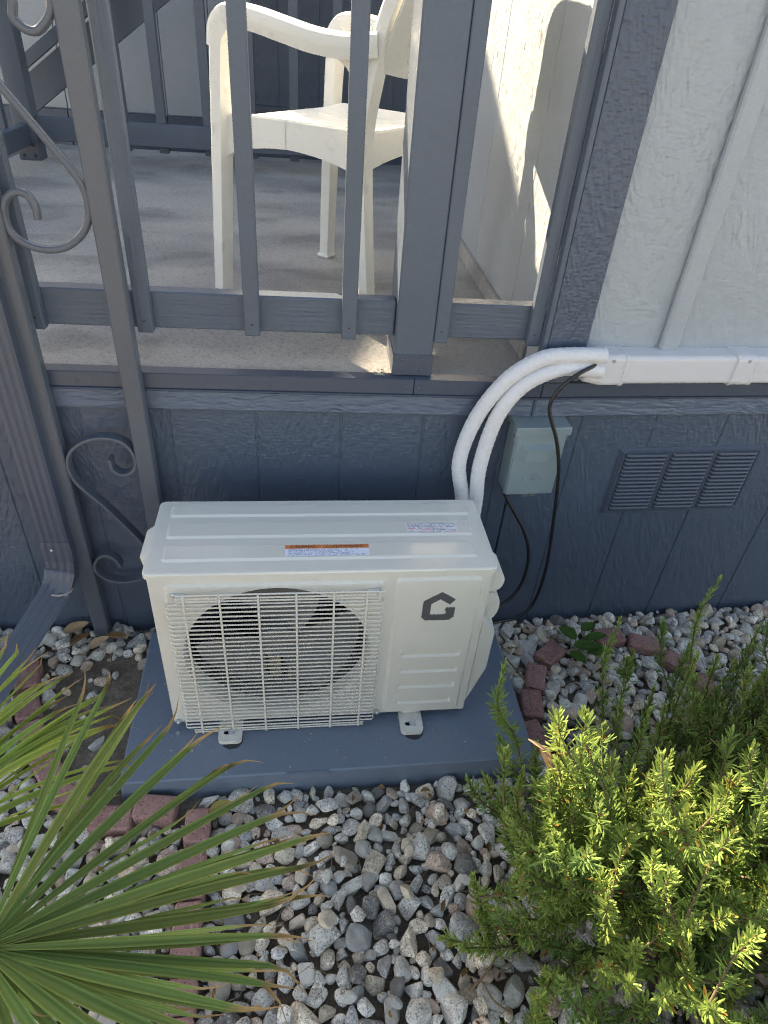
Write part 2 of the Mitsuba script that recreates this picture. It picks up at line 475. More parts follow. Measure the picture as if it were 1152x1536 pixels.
ls = thing('light_siding_wall', 'pale grey sided wall behind the stair rail at the back left', 'wall')
xs = [-2.44, -2.0, -1.72, -1.43, -1.14, -.865, -.59, -.425]
for a, b in zip(xs[:-1], xs[1:]):
    add(ls + '__panel', bx(a + .0025, b - .0025, 3.22, 3.24, .93, 2.5, .002), 'm_light_siding', smooth=False)
    add(ls + '__skirt_board', bx(a + .002, b - .002, 3.20, 3.24, -.05, .925, .002), 'm_blue_siding', smooth=False)
add(ls + '__backing', bx(-2.44, -.42, 3.236, 3.27, -.05, 2.5, .001), 'm_light_siding')

sr = thing('stair_railing', 'two dark blue boards of a stair rail slanting up behind the porch', 'stair rail')


def slant(z_at, half_h, y0, y1, x0=-1.42, x1=.0, slope=.70):
    P = [(x0, y, z_at + s * half_h) for y in (y0, y1) for s in (-1, 1)] + [(x1, y, z_at + slope * (x1 - x0) + s * half_h) for y in (y0, y1) for s in (-1, 1)]
    return hull(P)


add(sr + '__rail', slant(1.172, .030, 2.56, 2.60), 'm_blue_lumber')
add(sr + '__stringer', slant(1.043, .082, 2.58, 2.62), 'm_blue_lumber')

br = thing('back_railing', 'low dark blue railing across the back of the porch floor', 'railing')
add(br + '__bottom_rail', bx(-1.302, .22, 2.29, 2.33, .902, 1.0, .003), 'm_blue_rail')
add(br + '__top_rail', bx(-1.302, .22, 2.29, 2.33, 1.66, 1.75, .003), 'm_blue_rail')
for x in (-1.09, -.915, -.735, -.515, -.305, -.1, .1):
    add(br + '__baluster', bx(x - .022, x + .022, 2.331, 2.372, .87, 1.7, .002), 'm_blue_lumber')

sd = thing('side_railing', 'dark blue railing and corner post on the far left edge of the porch', 'railing')
po = add(sd + '__post', bx(-1.395, -1.306, 2.265, 2.355, DECK, 1.95, .003), 'm_blue_lumber')
add(po + '__bracket', bx(-1.398, -1.303, 2.260, 2.358, DECK + .0005, .905, .001), 'm_blue_metal', label='grey metal foot bracket with dark bolts')
for x in (-1.375, -1.325):
    for z in (.84, .885):
        add(po + '__bolt', placed(trimesh.creation.icosphere(1, .008), np.diag([1, .5, 1]), (x, 2.259, z)), 'm_dark', smooth=True)
add(sd + '__bottom_rail', bx(-1.37, -1.33, 1.25, 2.262, .885, .972, .003), 'm_blue_rail')
add(sd + '__end_post', bx(-1.395, -1.306, 1.16, 1.249, DECK, 1.95, .003), 'm_blue_lumber')
add(sd + '__top_rail', bx(-1.37, -1.33, 1.25, 2.262, 1.66, 1.75, .003), 'm_blue_rail')
for y in np.arange(1.3, 2.2, .2):
    add(sd + '__baluster', bx(-1.41, -1.371, y, y + .038, .87, 1.7, .002), 'm_blue_lumber')

# ------------------------------------------------------------------ front railing with its post
fr = thing('porch_railing', 'dark blue timber railing with square post along the front of the porch', 'railing')
for a, b in ((-.645, .1815), (.2725, .512)):
    add(fr + '__bottom_rail', bx(a, b, .021, .060, .9085, .9885, .003), 'm_blue_rail')
    add(fr + '__top_rail', bx(a, b, .021, .060, 1.66, 1.75, .003), 'm_blue_rail')
po = add(fr + '__post', bx(.1825, .2715, .000, .138, .8233, 2.6, .0035), 'm_blue_lumber')
add(po + '__bracket', bx(.1805, .2735, -.0025, .1405, .8236, .874, .001), 'm_blue_metal')
for x in (.203, .249):
    for z in (.838, .862):
        add(po + '__bolt', placed(trimesh.creation.icosphere(2, .0042), np.diag([1, .6, 1]), (x, -.003, z)), 'm_blue_metal', smooth=True)
add(po + '__knockout', front(extrude(Point(.225, .851).buffer(.0062).difference(Point(.225, .851).buffer(.0052)), .0008), -.0026), 'm_blue_metal')
tab = bx(.140, .164, -.006, .03, .8229, .8255, .0006)
add(po + '__foot_plate', tab, 'm_concrete', label='bare weathered metal tab beside the foot of the post')
for x, y in ((.146, .002), (.157, .004), (.150, .018), (.158, .02)):
    add(po + '__nail', placed(trimesh.creation.icosphere(1, .0024), np.diag([1, 1, .5]), (x, y, .8256)), 'm_dark', smooth=True)
for x in (-.5835, -.3605, -.1335, .0775, .2850, .500):
    add(fr + '__baluster', bx(x - .0165 + (.003 if x > .2 else 0), x + .0165, -.003, .0205, .906 if x < .2 else .904, 1.70, .0022), 'm_blue_lumber')
for x in (-.5835, -.3605, -.1335, .0775, .2850, .500):
    add(fr + '__nail', placed(trimesh.creation.icosphere(1, .0022), np.diag([1, .4, 1]), (x, -.0032, .932)), 'm_dark', smooth=True)

# ------------------------------------------------------------------ wrought iron column in front of the porch
ic = thing('iron_column', 'grey painted iron column of two tubes joined by scrolls, left of the unit', 'column')
for x in (-.597, -.396):
    add(ic + '__tube', bx(x - .0205, x + .0205, -.0545, -.0135 - .012, -.04, 2.7, .003), 'm_iron')
flat, rod = rrect(.0075, .028, .002, 2), rrect(.0135, .016, .005, 3)
low = [(-.476, .611), (-.474, .582), (-.458, .568), (-.44, .57), (-.424, .583), (-.418, .609), (-.424, .637), (-.441, .658), (-.465, .667), (-.49, .668), (-.516, .662), (-.543, .647), (-.562, .628), (-.572, .606), (-.574, .578), (-.566, .546), (-.544, .513), (-.512, .472), (-.48, .423), (-.445, .365), (-.428, .325), (-.421, .290), (-.428, .258), (-.451, .234), (-.483, .222), (-.513, .218), (-.546, .228), (-.566, .247), (-.573, .271), (-.564, .295), (-.549, .31), (-.532, .312), (-.514, .298), (-.506, .273)]
up = [(-.517, 1.139), (-.516, 1.155), (-.519, 1.168), (-.527, 1.181), (-.541, 1.185), (-.554, 1.181), (-.566, 1.171), (-.574, 1.154), (-.576, 1.132), (-.573, 1.116), (-.562, 1.101), (-.541, 1.089), (-.516, 1.084), (-.49, 1.086), (-.467, 1.095), (-.442, 1.115), (-.426, 1.14), (-.421, 1.162), (-.421, 1.186), (-.427, 1.208), (-.442, 1.233), (-.461, 1.258), (-.494, 1.304), (-.535, 1.36), (-.563, 1.405), (-.573, 1.45), (-.566, 1.50), (-.54, 1.54), (-.505, 1.55), (-.48, 1.54)]
up2 = [(-.49, 1.50), (-.48, 1.469), (-.484, 1.448), (-.478, 1.439), (-.468, 1.432), (-.455, 1.430), (-.445, 1.434), (-.432, 1.446), (-.4235, 1.458), (-.420, 1.473), (-.420, 1.52), (-.44, 1.60), (-.50, 1.70)]
for S, y, sec_ in ((low, -.040, flat), (up, -.040, rod), (up2, -.040, rod)):
    P = spline([(x, y, z) for x, z in S], 5)
    add(ic + '__scroll', sweep(P, sec_, (0, 1, 0)), 'm_iron', smooth=40)

# ------------------------------------------------------------------ downspout
ds = thing('downspout', 'ribbed dark blue downspout on the wall at the far left, with a kicked out foot', 'downspout')


def ribbed(w, d, rib=.0028, n=4):
    """A corrugated oblong section: ribs on the faces that look out."""
    P = []
    for k in range(n * 8 + 1):
        t = k / (n * 8)
        P.append((-w / 2 + w * t, d / 2 - rib + rib * (.5 - .5 * math.cos(2 * math.pi * n * t)) if .02 < t < .98 else d / 2 - rib))
    P += [(w / 2, d / 2 - .006), (w / 2, -d / 2)]
    for k in range(5):
        P.append((w / 2 - w * (k + 1) / 5, -d / 2))
    P += [(-w / 2, d / 2 - .006)]
    return np.array(P)


def ds_sweep(P, w, d, sc=None):
    return sweep(P, ribbed(w, d)[::-1], (0, -1, .15), sc)


DX = -.640
add(ds + '__pipe', ds_sweep([(DX - .0, -.060, 2.6), (DX, -.060, 1.0), (DX, -.060, .36)], .066, .048), 'm_blue_metal', smooth=40)
P = np.array([(DX, -.060, .385), (DX, -.060, .372), (DX, -.061, .350), (DX, -.063, .325), (DX, -.064, .318), (DX - .001, -.065, .312), (DX - .001, -.066, .305), (DX - .002, -.067, .299), (DX - .003, -.068, .292), (DX - .005, -.071, .285), (DX - .008, -.076, .275), (DX - .014, -.088, .255), (DX - .024, -.106, .235)])
sc = np.array([.99, 1.06, 1.06, 1.06, .95, 1.07, .95, 1.07, .95, 1.07, 1.05, 1.02, 1.0])
el = add(ds + '__elbow', ds_sweep(P, .068, .052, sc), 'm_blue_metal', smooth=40)
dirv = np.array([-.13, -.25, -.15])
q0 = np.array([DX - .020, -.098, .240])
add(ds + '__outlet', ds_sweep([q0, q0 + dirv * .5, q0 + dirv * 1.0, q0 + dirv * 1.25], .070, .052), 'm_blue_metal', smooth=40)
add(ds + '__screw', placed(trimesh.creation.icosphere(1, .004), np.eye(3), (DX - .01, -.087, .362)), 'm_zinc', smooth=True)
add(ds + '__sealant', lump(sweep(spline([(DX - .035, -.128, .248), (DX - .01, -.128, .246), (DX + .012, -.122, .245), (DX + .02, -.10, .243)], 4), circle(.0035, 6), (0, -1, .2)), .003, 90), 'm_concrete', smooth=True, label='crumbling pale sealant at the joint')

# ------------------------------------------------------------------ equipment pad
PA, PX, PY, PZ = .0315, -.4335, -.549, .0635


def B(m):
    return placed(m, rotz(PA), (PX, PY, 0))


pd = thing('equipment_pad', 'blue grey plastic pad lying on the gravel under the outdoor unit', 'pad')
top = rrect(.982, .466, .012, 4)
pad = hull([(x + .491, y + .233, .0635) for x, y in top * [1 - .008, 1 - .016]] + [(x + .491, y + .233, .0605) for x, y in top] + [(x * 1.008 + .491, y * 1.015 + .233, -.03) for x, y in top])
add(pd + '__body', B(pad), 'm_pad', smooth=25)
add(pd + '__label_plate', B(placed(hull([(0, 0, 0), (.100, 0, 0), (0, 0, .020), (.100, 0, .020), (0, .006, .020), (.1, .006, .020), (0, .006, 0), (.1, .006, 0)]), np.eye(3), (.375, -.0056, .0448))), 'm_pad')
for x, y in ((.115, .125), (.66, .135), (.24, .03)):
    if y > .05:
        s = add(pd + '__screw', B(placed(trimesh.creation.cylinder(.0052, .003, sections=12), np.eye(3), (x, y, .0645))), 'm_zinc', smooth=30)

# ------------------------------------------------------------------ outdoor unit
AX, AY, AZ, AP = -.337, -.4059, .0885, .0229
UW, UH, UD = .7289, .4819, .2443


def A(m):
    return placed(m, rotz(AP), (AX, AY, AZ))


u = thing('outdoor_unit', 'white heat pump outdoor unit with wire fan grille on a blue grey pad', 'heat pump')
# casing: a shell with rounded upright corners, open at the front where the face plate sits
plan = rrect(UW - .006, UD - .004, .016, 5) + [UW / 2, UD / 2 + .001]
z0c, z1c = 0.0, UH - .0135
k = len(plan)
V = np.vstack([np.c_[plan, np.full(k, z0c)], np.c_[plan, np.full(k, z1c)]])
fs = []
for j_ in range(k):
    n_ = (j_ + 1) % k
    if plan[j_, 1] < .0031 and plan[n_, 1] < .0031:
        continue
    fs += [(j_, n_, n_ + k), (j_, n_ + k, j_ + k)]
shell = trimesh.Trimesh(V, fs, process=False)
bt_v, bt_f = trimesh.creation.triangulate_polygon(Polygon(plan), engine='earcut')
bottom = trimesh.Trimesh(np.c_[bt_v, np.full(len(bt_v), z0c)], bt_f, process=False)
scene['m_unit_two'] = {'type': 'twosided', 'bsdf': scene['m_unit']}
add(u + '__casing', A(cat([shell, bottom])), 'm_unit_two', smooth=40)
# face plate with pressed panels and the round fan opening
FC, FR = (.2625, .2345), .207
hole = Point(*FC).buffer(FR, 48)
p1, o1 = raised(.036, .4915, -.001 + .004, .4535, .014, .006, .0055, [hole])
ribs, ribm = [], []
for zc in (.2195, .164, .107, .0465):
    x0r, x1r = .5425, .6825
    mm, oo = raised(x0r, x1r, zc - .0105, zc + .0105, .0045, .0042, -.0048)
    ribs.append(oo)
    ribm.append(placed(mm, np.eye(3), (0, 0, .0050)))
p2, o2 = raised(.5125, .7045, .006, .4580, .013, .0065, .0050, ribs)
fp = Polygon([(.0075, .0), (UW - .0075, .0), (UW - .0075, z1c), (.0075, z1c)]).difference(o1).difference(o2)
tv, tf = trimesh.creation.triangulate_polygon(fp, engine='earcut')
flatp = trimesh.Trimesh(np.c_[tv, np.zeros(len(tv))], tf, process=False)
edge_l = trimesh.Trimesh([(.0075, 0, 0), (.0075, z1c, 0), (.0035, z1c, -.010), (.0035, 0, -.010)], [(0, 1, 2), (0, 2, 3)], process=False)
edge_r = trimesh.Trimesh([(UW - .0075, 0, 0), (UW - .0075, z1c, 0), (UW - .0035, z1c, -.010), (UW - .0035, 0, -.010)], [(0, 2, 1), (0, 3, 2)], process=False)


def to_front(m):
    m = m.copy()
    v = m.vertices
    m.vertices = np.stack([v[:, 0], -v[:, 2], v[:, 1]], 1)
    return m


face = add(u + '__face_plate', A(to_front(cat([flatp, edge_l, edge_r, p1, p2] + ribm))), 'm_unit_two', smooth=12)
ring = np.array(hole.exterior.coords)[:-1]
kk = len(ring)
RV = np.vstack([np.c_[ring[:, 0], np.full(kk, yy), ring[:, 1]] if s == 1 else np.c_[(ring[:, 0] - FC[0]) * s + FC[0], np.full(kk, yy), (ring[:, 1] - FC[1]) * s + FC[1]] for yy, s in ((-.0055, 1), (.000, .985), (.006, .975), (.034, .972))])
rf = []
for a in range(3):
    for j_ in range(kk):
        n_ = (j_ + 1) % kk
        rf += [(a * kk + j_, a * kk + n_, (a + 1) * kk + n_), (a * kk + j_, (a + 1) * kk + n_, (a + 1) * kk + j_)]
add(u + '__fan_shroud', A(trimesh.Trimesh(RV, rf, process=False)), 'm_unit_two', smooth=50)
fan = u + '__fan'
fan = add(fan, A(placed(trimesh.creation.cylinder(.048, .05, sections=32), trimesh.transformations.rotation_matrix(math.pi / 2, [1, 0, 0])[:3, :3], (FC[0], .055, FC[1]))), 'm_fan')
for b in range(3):
    n1, n2 = 14, 8
    G = np.zeros((n1, n2, 3))
    for a in range(n1):
        for c in range(n2):
            rr = .046 + (.187 - .046) * c / (n2 - 1)
            sweep_a = math.radians(120 * b + 38 + 82 * (a / (n1 - 1)) + 22 * (c / (n2 - 1)))
            G[a, c] = (FC[0] + rr * math.cos(sweep_a), .030 + .045 * a / (n1 - 1) + .008 * math.sin(math.pi * a / (n1 - 1)), FC[1] + rr * math.sin(sweep_a))
    ii, jj = np.meshgrid(np.arange(n1 - 1), np.arange(n2 - 1), indexing='ij')
    qd = np.stack([ii * n2 + jj, (ii + 1) * n2 + jj, (ii + 1) * n2 + jj + 1, ii * n2 + jj + 1], -1).reshape(-1, 4)
    g1 = G.reshape(-1, 3)
    g2 = g1 + [0, .003, 0]
    VV = np.vstack([g1, g2])
    FF = np.vstack([qd, qd[:, ::-1] + len(g1)])
    add(fan + '__blade', A(trimesh.Trimesh(VV, np.vstack([FF[:, [0, 1, 2]], FF[:, [0, 2, 3]]]), process=False)), 'm_fan2', smooth=40)
scene['m_fan2'] = {'type': 'twosided', 'bsdf': scene['m_fan']}
add(u + '__fan_motor_bracket', A(cat([bx(.232, .262, .105, .13, .01, .46, .003), bx(.278, .300, .105, .13, .01, .46, .003), placed(trimesh.creation.cylinder(.052, .06, sections=24), trimesh.transformations.rotation_matrix(math.pi / 2, [1, 0, 0])[:3, :3], (FC[0], .12, FC[1] + .02))])), 'm_motor')
mat('m_coil', {'type': 'principled', 'base_color': rgb(.30, .31, .32), 'roughness': .5})
add(u + '__coil', A(cat([bx(x, x + .0012, .185, .205, .01, .46, .0003) for x in np.arange(.02, .5, .006)] + [bx(.02, .50, .205, .212, .01, .46, .001)])), 'm_coil', smooth=False)
add(u + '__inner_divider', A(bx(.500, .504, .012, .22, .005, .46, .001)), 'm_unit')
# wire grille
gr = u + '__fan_grille'
YB = -.021


def wire(x0, x1, z, y=YB, r=.0022):
    P = [(x0, -.004, z), (x0 + .0006, y + .006, z), (x0 + .003, y + .0015, z), (x0 + .007, y, z), (x1 - .007, y, z), (x1 - .003, y + .0015, z), (x1 - .0006, y + .006, z), (x1, -.004, z)]
    return sweep(P, rrect(.0018, 2 * r, .0005, 1), (0, 0, 1))


border = spline([(.062, YB, .4395), (.27, YB, .4405), (.473, YB, .4395), (.478, YB, .434), (.478, YB, .418), (.4715, YB, .4125)], 6)
gr = add(gr, A(cat([tube(border, .0019, 6, (0, 1, .1)), tube(spline([(.062, YB, .4395), (.0625, YB, .425), (.066, YB, .4155), (.075, YB, .4145), (.470, YB, .4135)], 5), .0017, 6, (0, 1, .1))])), 'm_wire', smooth=60)
zs = [.4305, .4225] + list(np.arange(.4035, .003, -.01290)) + [-.0065, -.0145]
for z in zs:
    if z > .41:
        a, b = .066, .472
    elif z < .0:
        a, b = .056, .464
    else:
        a, b = .0365, .4890
    if z > .41 or z < 0:
        mm = sweep([(a, YB, z), (b, YB, z)], rrect(.0018, .0044, .0005, 1), (0, 0, 1))
    else:
        mm = wire(a, b, z)
    add(gr + '__wire', A(mm), 'm_wire', smooth=False)
for x in (.076, .148, .226, .304, .382, .451):
    P = [(x, YB - .0034, .4405), (x, YB - .0034, -.012), (x, YB - .001, -.0195), (x, YB + .008, -.0215), (x, -.002, -.0215)]
    add(gr + '__upright', A(sweep(P, rrect(.0020, .0044, .0006, 1), (1, 0, 0))), 'm_wire', smooth=False)
for x, z in ((.055, .4295), (.4751, .4315), (.018, .0075), (.4985, .010)):
    s = placed(trimesh.creation.cylinder(.0062, .004, sections=16), trimesh.transformations.rotation_matrix(math.pi / 2, [1, 0, 0])[:3, :3], (x, -.007, z))
    h = placed(trimesh.creation.icosphere(2, .0045), np.diag([1, .6, 1]), (x, -.009, z))
    add(u + '__screw', A(cat([s, h])), 'm_zinc', smooth=30)
for x0, x1, z in ((.060, .078, .4295), (.452, .470, .4315)):
    add(gr + '__clip', A(bx(min(x0, x1), max(x0, x1), -.0225, -.0065, z - .0028, z + .0028, .001)), 'm_wire')
# emblem on the face
LG = [(.6161, .4185), (.6481, .3955), (.6371, .3805), (.6141, .3970), (.5955, .3830), (.5950, .3545), (.5975, .3505), (.6285, .3505), (.6310, .3530), (.6310, .3600), (.6280, .3610), (.6280, .3715), (.6501, .3715), (.6501, .3430), (.6400, .3325), (.5870, .3325), (.5771, .3425), (.5771, .3915)]
add(u + '__emblem', A(front(extrude(Polygon(LG).buffer(-.001).buffer(.001), .0007), -.0051)), 'm_logo', smooth=False, label='dark grey emblem like an angular letter G with a roof peak')
# lid
lid_plan = rrect(UW + .0045, UD + .006, .014, 5) + [UW / 2, UD / 2]


def ringed(levels):
    V_, F_ = [], []
    k_ = len(lid_plan)
    c_ = np.array([UW / 2, UD / 2])
    for ins, z in levels:
        pl = rrect(UW + .0045 - 2 * ins, UD + .006 - 2 * ins, max(.014 - ins * .5, .004), 5) + c_
        V_.append(np.c_[pl, np.full(k_, z)])
    for a in range(len(levels) - 1):
        for j_ in range(k_):
            n_ = (j_ + 1) % k_
            F_ += [(a * k_ + j_, a * k_ + n_, (a + 1) * k_ + n_), (a * k_ + j_, (a + 1) * k_ + n_, (a + 1) * k_ + j_)]
    return trimesh.Trimesh(np.vstack(V_), F_, process=False), Polygon(V_[-1][:, :2])


rim_m, inner = ringed([(.0035, UH - .0145), (.0, UH - .0135), (.0, UH - .004), (.0012, UH - .0012), (.0045, UH)])
steps, outs = [], []
for y0r, y1r, xa, xb in ((.0335, .0880, .030, .694), (.1085, .1650, .028, .700), (.1835, .2290, .026, .706)):
    mm, oo = raised(xa, xb, y0r, y1r, .009, .0065, .0034)
    steps.append(placed(mm, np.eye(3), (0, 0, UH)))
    outs.append(oo)
topf = inner
for oo in outs:
    topf = topf.difference(oo)
tv, tf = trimesh.creation.triangulate_polygon(topf, engine='earcut')
lid = add(u + '__lid', A(cat([rim_m, trimesh.Trimesh(np.c_[tv, np.full(len(tv), UH)], tf, process=False)] + steps)), 'm_unit_top_two', smooth=14)
scene['m_unit_top_two'] = {'type': 'twosided', 'bsdf': scene['m_unit_top']}


def decal(x0, x1, y0, y1, z, bsdf, key, label=None):
    m = trimesh.Trimesh([(x0, y0, z), (x1, y0, z), (x1, y1, z), (x0, y1, z)], [(0, 1, 2), (0, 2, 3)], process=False)
    return add(key, A(m), bsdf, smooth=False, uv=np.array([(0, 0), (1, 0), (1, 1), (0, 1.0)]), label=label)


ZL = UH + .0034 + .0004
wl = decal(.2808, .4590, .0420, .0785, ZL, 'm_smallprint', lid + '__warning_label', 'white sticker with orange WARNING and AVERTISSEMENT heading')
m = cat([bx(.2810, .3580, .0665, .0786, ZL + .0001, ZL + .0004, .0001), bx(.3588, .4590, .0665, .0786, ZL + .0001, ZL + .0004, .0001)])
add(lid + '__warning_heading', A(m), 'm_print_orange', smooth=False)
tm = cat([placed(meshkit.text_mesh('WARNING', .0066, .0002, True), np.eye(3), (.3005, .0692, ZL + .0004)), placed(meshkit.text_mesh('AVERTISSEMENT', .0062, .0002, True), np.eye(3), (.3760, .0694, ZL + .0004))])
tri = []
for cx_ in (.2955, .3700):
    tri.append(placed(extrude(Polygon([(cx_ - .004, .0690), (cx_ + .004, .0690), (cx_, .0760)]).difference(Polygon([(cx_ - .0024, .0700), (cx_ + .0024, .0700), (cx_, .0742)])), .0002), np.eye(3), (0, 0, ZL + .0004)))
add(lid + '__warning_lettering', A(cat([tm] + tri)), 'm_print_black', smooth=False)
decal(.5500, .6650, .1175, .1500, ZL, 'm_redprint', lid + '__notice_label', 'small white sticker with lines of fine print')
# handle on the left, valve cover and side cover on the right, feet
add(u + '__side_grip', A(hull([(x, y, z) for x, y, z in ((.004, .055, .438), (.004, .165, .438), (.004, .055, .480), (.004, .165, .480), (-.014, .066, .447), (-.014, .154, .447), (-.0175, .066, .470), (-.0175, .154, .470), (-.012, .070, .4765), (-.012, .150, .4765))])), 'm_unit', smooth=35)


def lobe(z0_, z1_, y0_, y1_, dx, r):
    P = []
    for y in (y0_, y1_):
        for a in np.linspace(-90, 90, 9):
            P.append((UW - .004 + dx * (.35 + .65 * math.cos(math.radians(a))), y, (z0_ + z1_) / 2 + (z1_ - z0_) / 2 * math.sin(math.radians(a))))
        P += [(UW - .006, y, z0_), (UW - .006, y, z1_)]
    return hull(P)


add(u + '__valve_cover', A(cat([lobe(.392, .452, .02, .085, .034, .02), lobe(.300, .388, .02, .085, .036, .02)])), 'm_unit', smooth=40)
add(u + '__pipe_cover', A(hull([(UW - .005, .004, .030), (UW - .005, .004, .315), (UW - .005, .16, .315), (UW - .005, .16, .030), (UW + .030, .006, .275), (UW + .030, .070, .290), (UW + .030, .006, .150), (UW + .026, .012, .135), (UW + .030, .09, .08), (UW + .022, .1, .285), (UW + .03, .006, .262)])), 'm_unit', smooth=25)
for i_, x in enumerate((.141, .585)):
    pl = rrect(.053, .345, .010, 4) + [x, .12]
    shoe = Polygon(pl)
    slot = Polygon(rrect(.026, .012, .0055, 4) + [x - .003, -.028])
    f = add(u + '__foot', A(placed(extrude(shoe.difference(slot), .004), np.eye(3), (0, 0, -.016))), 'm_unit', smooth=20)
    add(f + '__flange', A(placed(extrude(shoe.buffer(.0015).difference(shoe.buffer(-.0025)), .011), np.eye(3), (0, 0, -.0225))), 'm_unit', smooth=30)
    add(f + '__bracket', A(bx(x - .021, x + .021, .002, .05, -.0120, .006, .003)), 'm_unit')
    add(f + '__bolt', A(cat([placed(trimesh.creation.cylinder(.0085, .0015, sections=20), np.eye(3), (x + .003, -.028, -.011)), placed(trimesh.creation.cylinder(.0055, .007, sections=6), np.eye(3), (x + .003, -.028, -.008))])), 'm_zinc', smooth=30)
    add(f + '__rubber_pad', A(placed(trimesh.creation.cylinder(.026, .0022, sections=28), np.eye(3), (x + .004, -.040, -.0238))), 'm_dark', smooth=30)

# ------------------------------------------------------------------ refrigerant pipes and line cover
pipes = [([(.372, -.10, .30), (.378, -.075, .42), (.381, -.060, .511), (.3595, -.055, .623), (.385, -.052, .745), (.441, -.050, .841), (.508, -.048, .892), (.57, -.047, .904), (.66, -.045, .905)], 'outer of the two white wrapped pipes curving from the unit into the line cover'),
         ([(.410, -.11, .30), (.413, -.085, .42), (.4145, -.070, .511), (.4100, -.066, .623), (.432, -.062, .755), (.481, -.058, .834), (.552, -.052, .871), (.60, -.049, .874), (.66, -.045, .868)], 'inner of the two white wrapped pipes, passing nearest the black cable')]
for P, lab in pipes:
    P = spline(P, 26)
    s = np.r_[0, np.cumsum(np.linalg.norm(np.diff(P, axis=0), axis=1))]
    wrap = 1 + .024 * np.clip((s / .0175 % 1.0) * 3 - 2, -1, 1) + .012 * (meshkit.noise(np.stack([s * 60, s * 0, s * 0], 1)) - .5)
    t = thing('insulated_pipe', lab, 'pipe', 'white wrapped refrigerant pipes')
    scene[t] = mikit.ply(sweep(P, circle(.0182, 20), (0, 1, .1), wrap), 'm_white_tape', smooth=50)

lc = thing('line_cover', 'white plastic line cover running level along the house wall', 'pipe cover')


def cover_sec(h, d, r, s=1.0):
    zc = .8685
    out = [(0.0, zc - h / 2)]
    for cx_, cz_, a0 in ((d - r, zc - h / 2 + r, -90), (d - r, zc + h / 2 - r, 0)):
        for q in range(7):
            an = math.radians(a0 + 90 * q / 6)
            out.append((cx_ + r * math.cos(an), cz_ + r * math.sin(an)))
    out.append((0.0, zc + h / 2))
    return np.array(out)


def loft(secs):
    """secs: list of (s along wall, section (k,2) of (out, z))."""
    k_ = len(secs[0][1])
    V_ = np.vstack([np.c_[np.full(k_, s_), -S_[:, 0] - .0003, S_[:, 1]] for s_, S_ in secs])
    F_ = []
    for a in range(len(secs) - 1):
        for j_ in range(k_):
            n_ = (j_ + 1) % k_
            F_ += [(a * k_ + j_, (a + 1) * k_ + j_, (a + 1) * k_ + n_), (a * k_ + j_, (a + 1) * k_ + n_, a * k_ + n_)]
    for e in (0, len(secs) - 1):
        c_ = len(V_)
        V_ = np.vstack([V_, V_[e * k_:(e + 1) * k_].mean(0)])
        for j_ in range(k_):
            F_.append((c_, e * k_ + j_, e * k_ + (j_ + 1) % k_))
    m = trimesh.Trimesh(V_, F_, process=False)
    trimesh.repair.fix_normals(m)
    return W(m)


add(lc + '__trunking', loft([(.17, cover_sec(.071, .056, .012)), (1.9, cover_sec(.071, .056, .012))]), 'm_white_pvc', smooth=35)
ef = add(lc + '__end_fitting', loft([(.088, cover_sec(.060, .050, .016)), (.092, cover_sec(.066, .054, .016)), (.097, cover_sec(.066, .054, .014)), (.130, cover_sec(.077, .0595, .014)), (.179, cover_sec(.077, .0595, .014)), (.181, cover_sec(.073, .057, .013))]), 'm_white_pvc', smooth=35)
add(ef + '__lip', loft([(.178, cover_sec(.079, .061, .0145)), (.1795, cover_sec(.0805, .0620, .0150)), (.1830, cover_sec(.0805, .0620, .0150)), (.1845, cover_sec(.079, .061, .0145))]), 'm_white_pvc', smooth=35)
cl = add(lc + '__collar', loft([(.462, cover_sec(.076, .0590, .014)), (.463, cover_sec(.0775, .0600, .0145)), (.517, cover_sec(.0775, .0600, .0145)), (.518, cover_sec(.076, .0590, .014))]), 'm_white_pvc', smooth=35)
for s_ in (.462, .514):
    add(cl + '__lip', loft([(s_, cover_sec(.0785, .0607, .0147)), (s_ + .0012, cover_sec(.0800, .0615, .0150)), (s_ + .0035, cover_sec(.0800, .0615, .0150)), (s_ + .0047, cover_sec(.0785, .0607, .0147))]), 'm_white_pvc', smooth=35)
for holder, s_, z_ in ((ef, .147, .8945), (cl, .492, .8945)):
    add(holder + '__screw', W(placed(trimesh.creation.cylinder(.0042, .002, sections=14), trimesh.transformations.rotation_matrix(math.pi / 2, [1, 0, 0])[:3, :3], (s_, -.0598, z_))), 'm_zinc', smooth=30)

# ------------------------------------------------------------------ disconnect box and cables
db = thing('disconnect_box', 'small grey metal electrical box on the wall beside the unit', 'electrical box')
b0, b1 = -.0500, .0835
add(db + '__body', W(bx(b0 + .002, b1 - .006, -.060, -.0008, .532, .724, .002)), 'm_box')
fr_, oo = raised(b0 + .004, b1 - .004, .530, .7065, .002, .001, .0035)
w0, wo = raised(b0 + .024, b1 - .028, .6285, .6785, .004, .008, .0150)
fv, ff = trimesh.creation.triangulate_polygon(Polygon(oo.buffer(-.001)).difference(wo), engine='earcut')
door = cat([trimesh.Trimesh(fr_.vertices[:2 * 24], fr_.faces[:2 * 24], process=False), trimesh.Trimesh(np.c_[fv, np.full(len(fv), .0035)], ff, process=False), placed(w0, np.eye(3), (0, 0, .0035))])
scene['m_box_two'] = {'type': 'twosided', 'bsdf': scene['m_box']}
dk = add(db + '__door', W(placed(to_front(door), np.eye(3), (0, -.060, 0))), 'm_box_two', smooth=20)
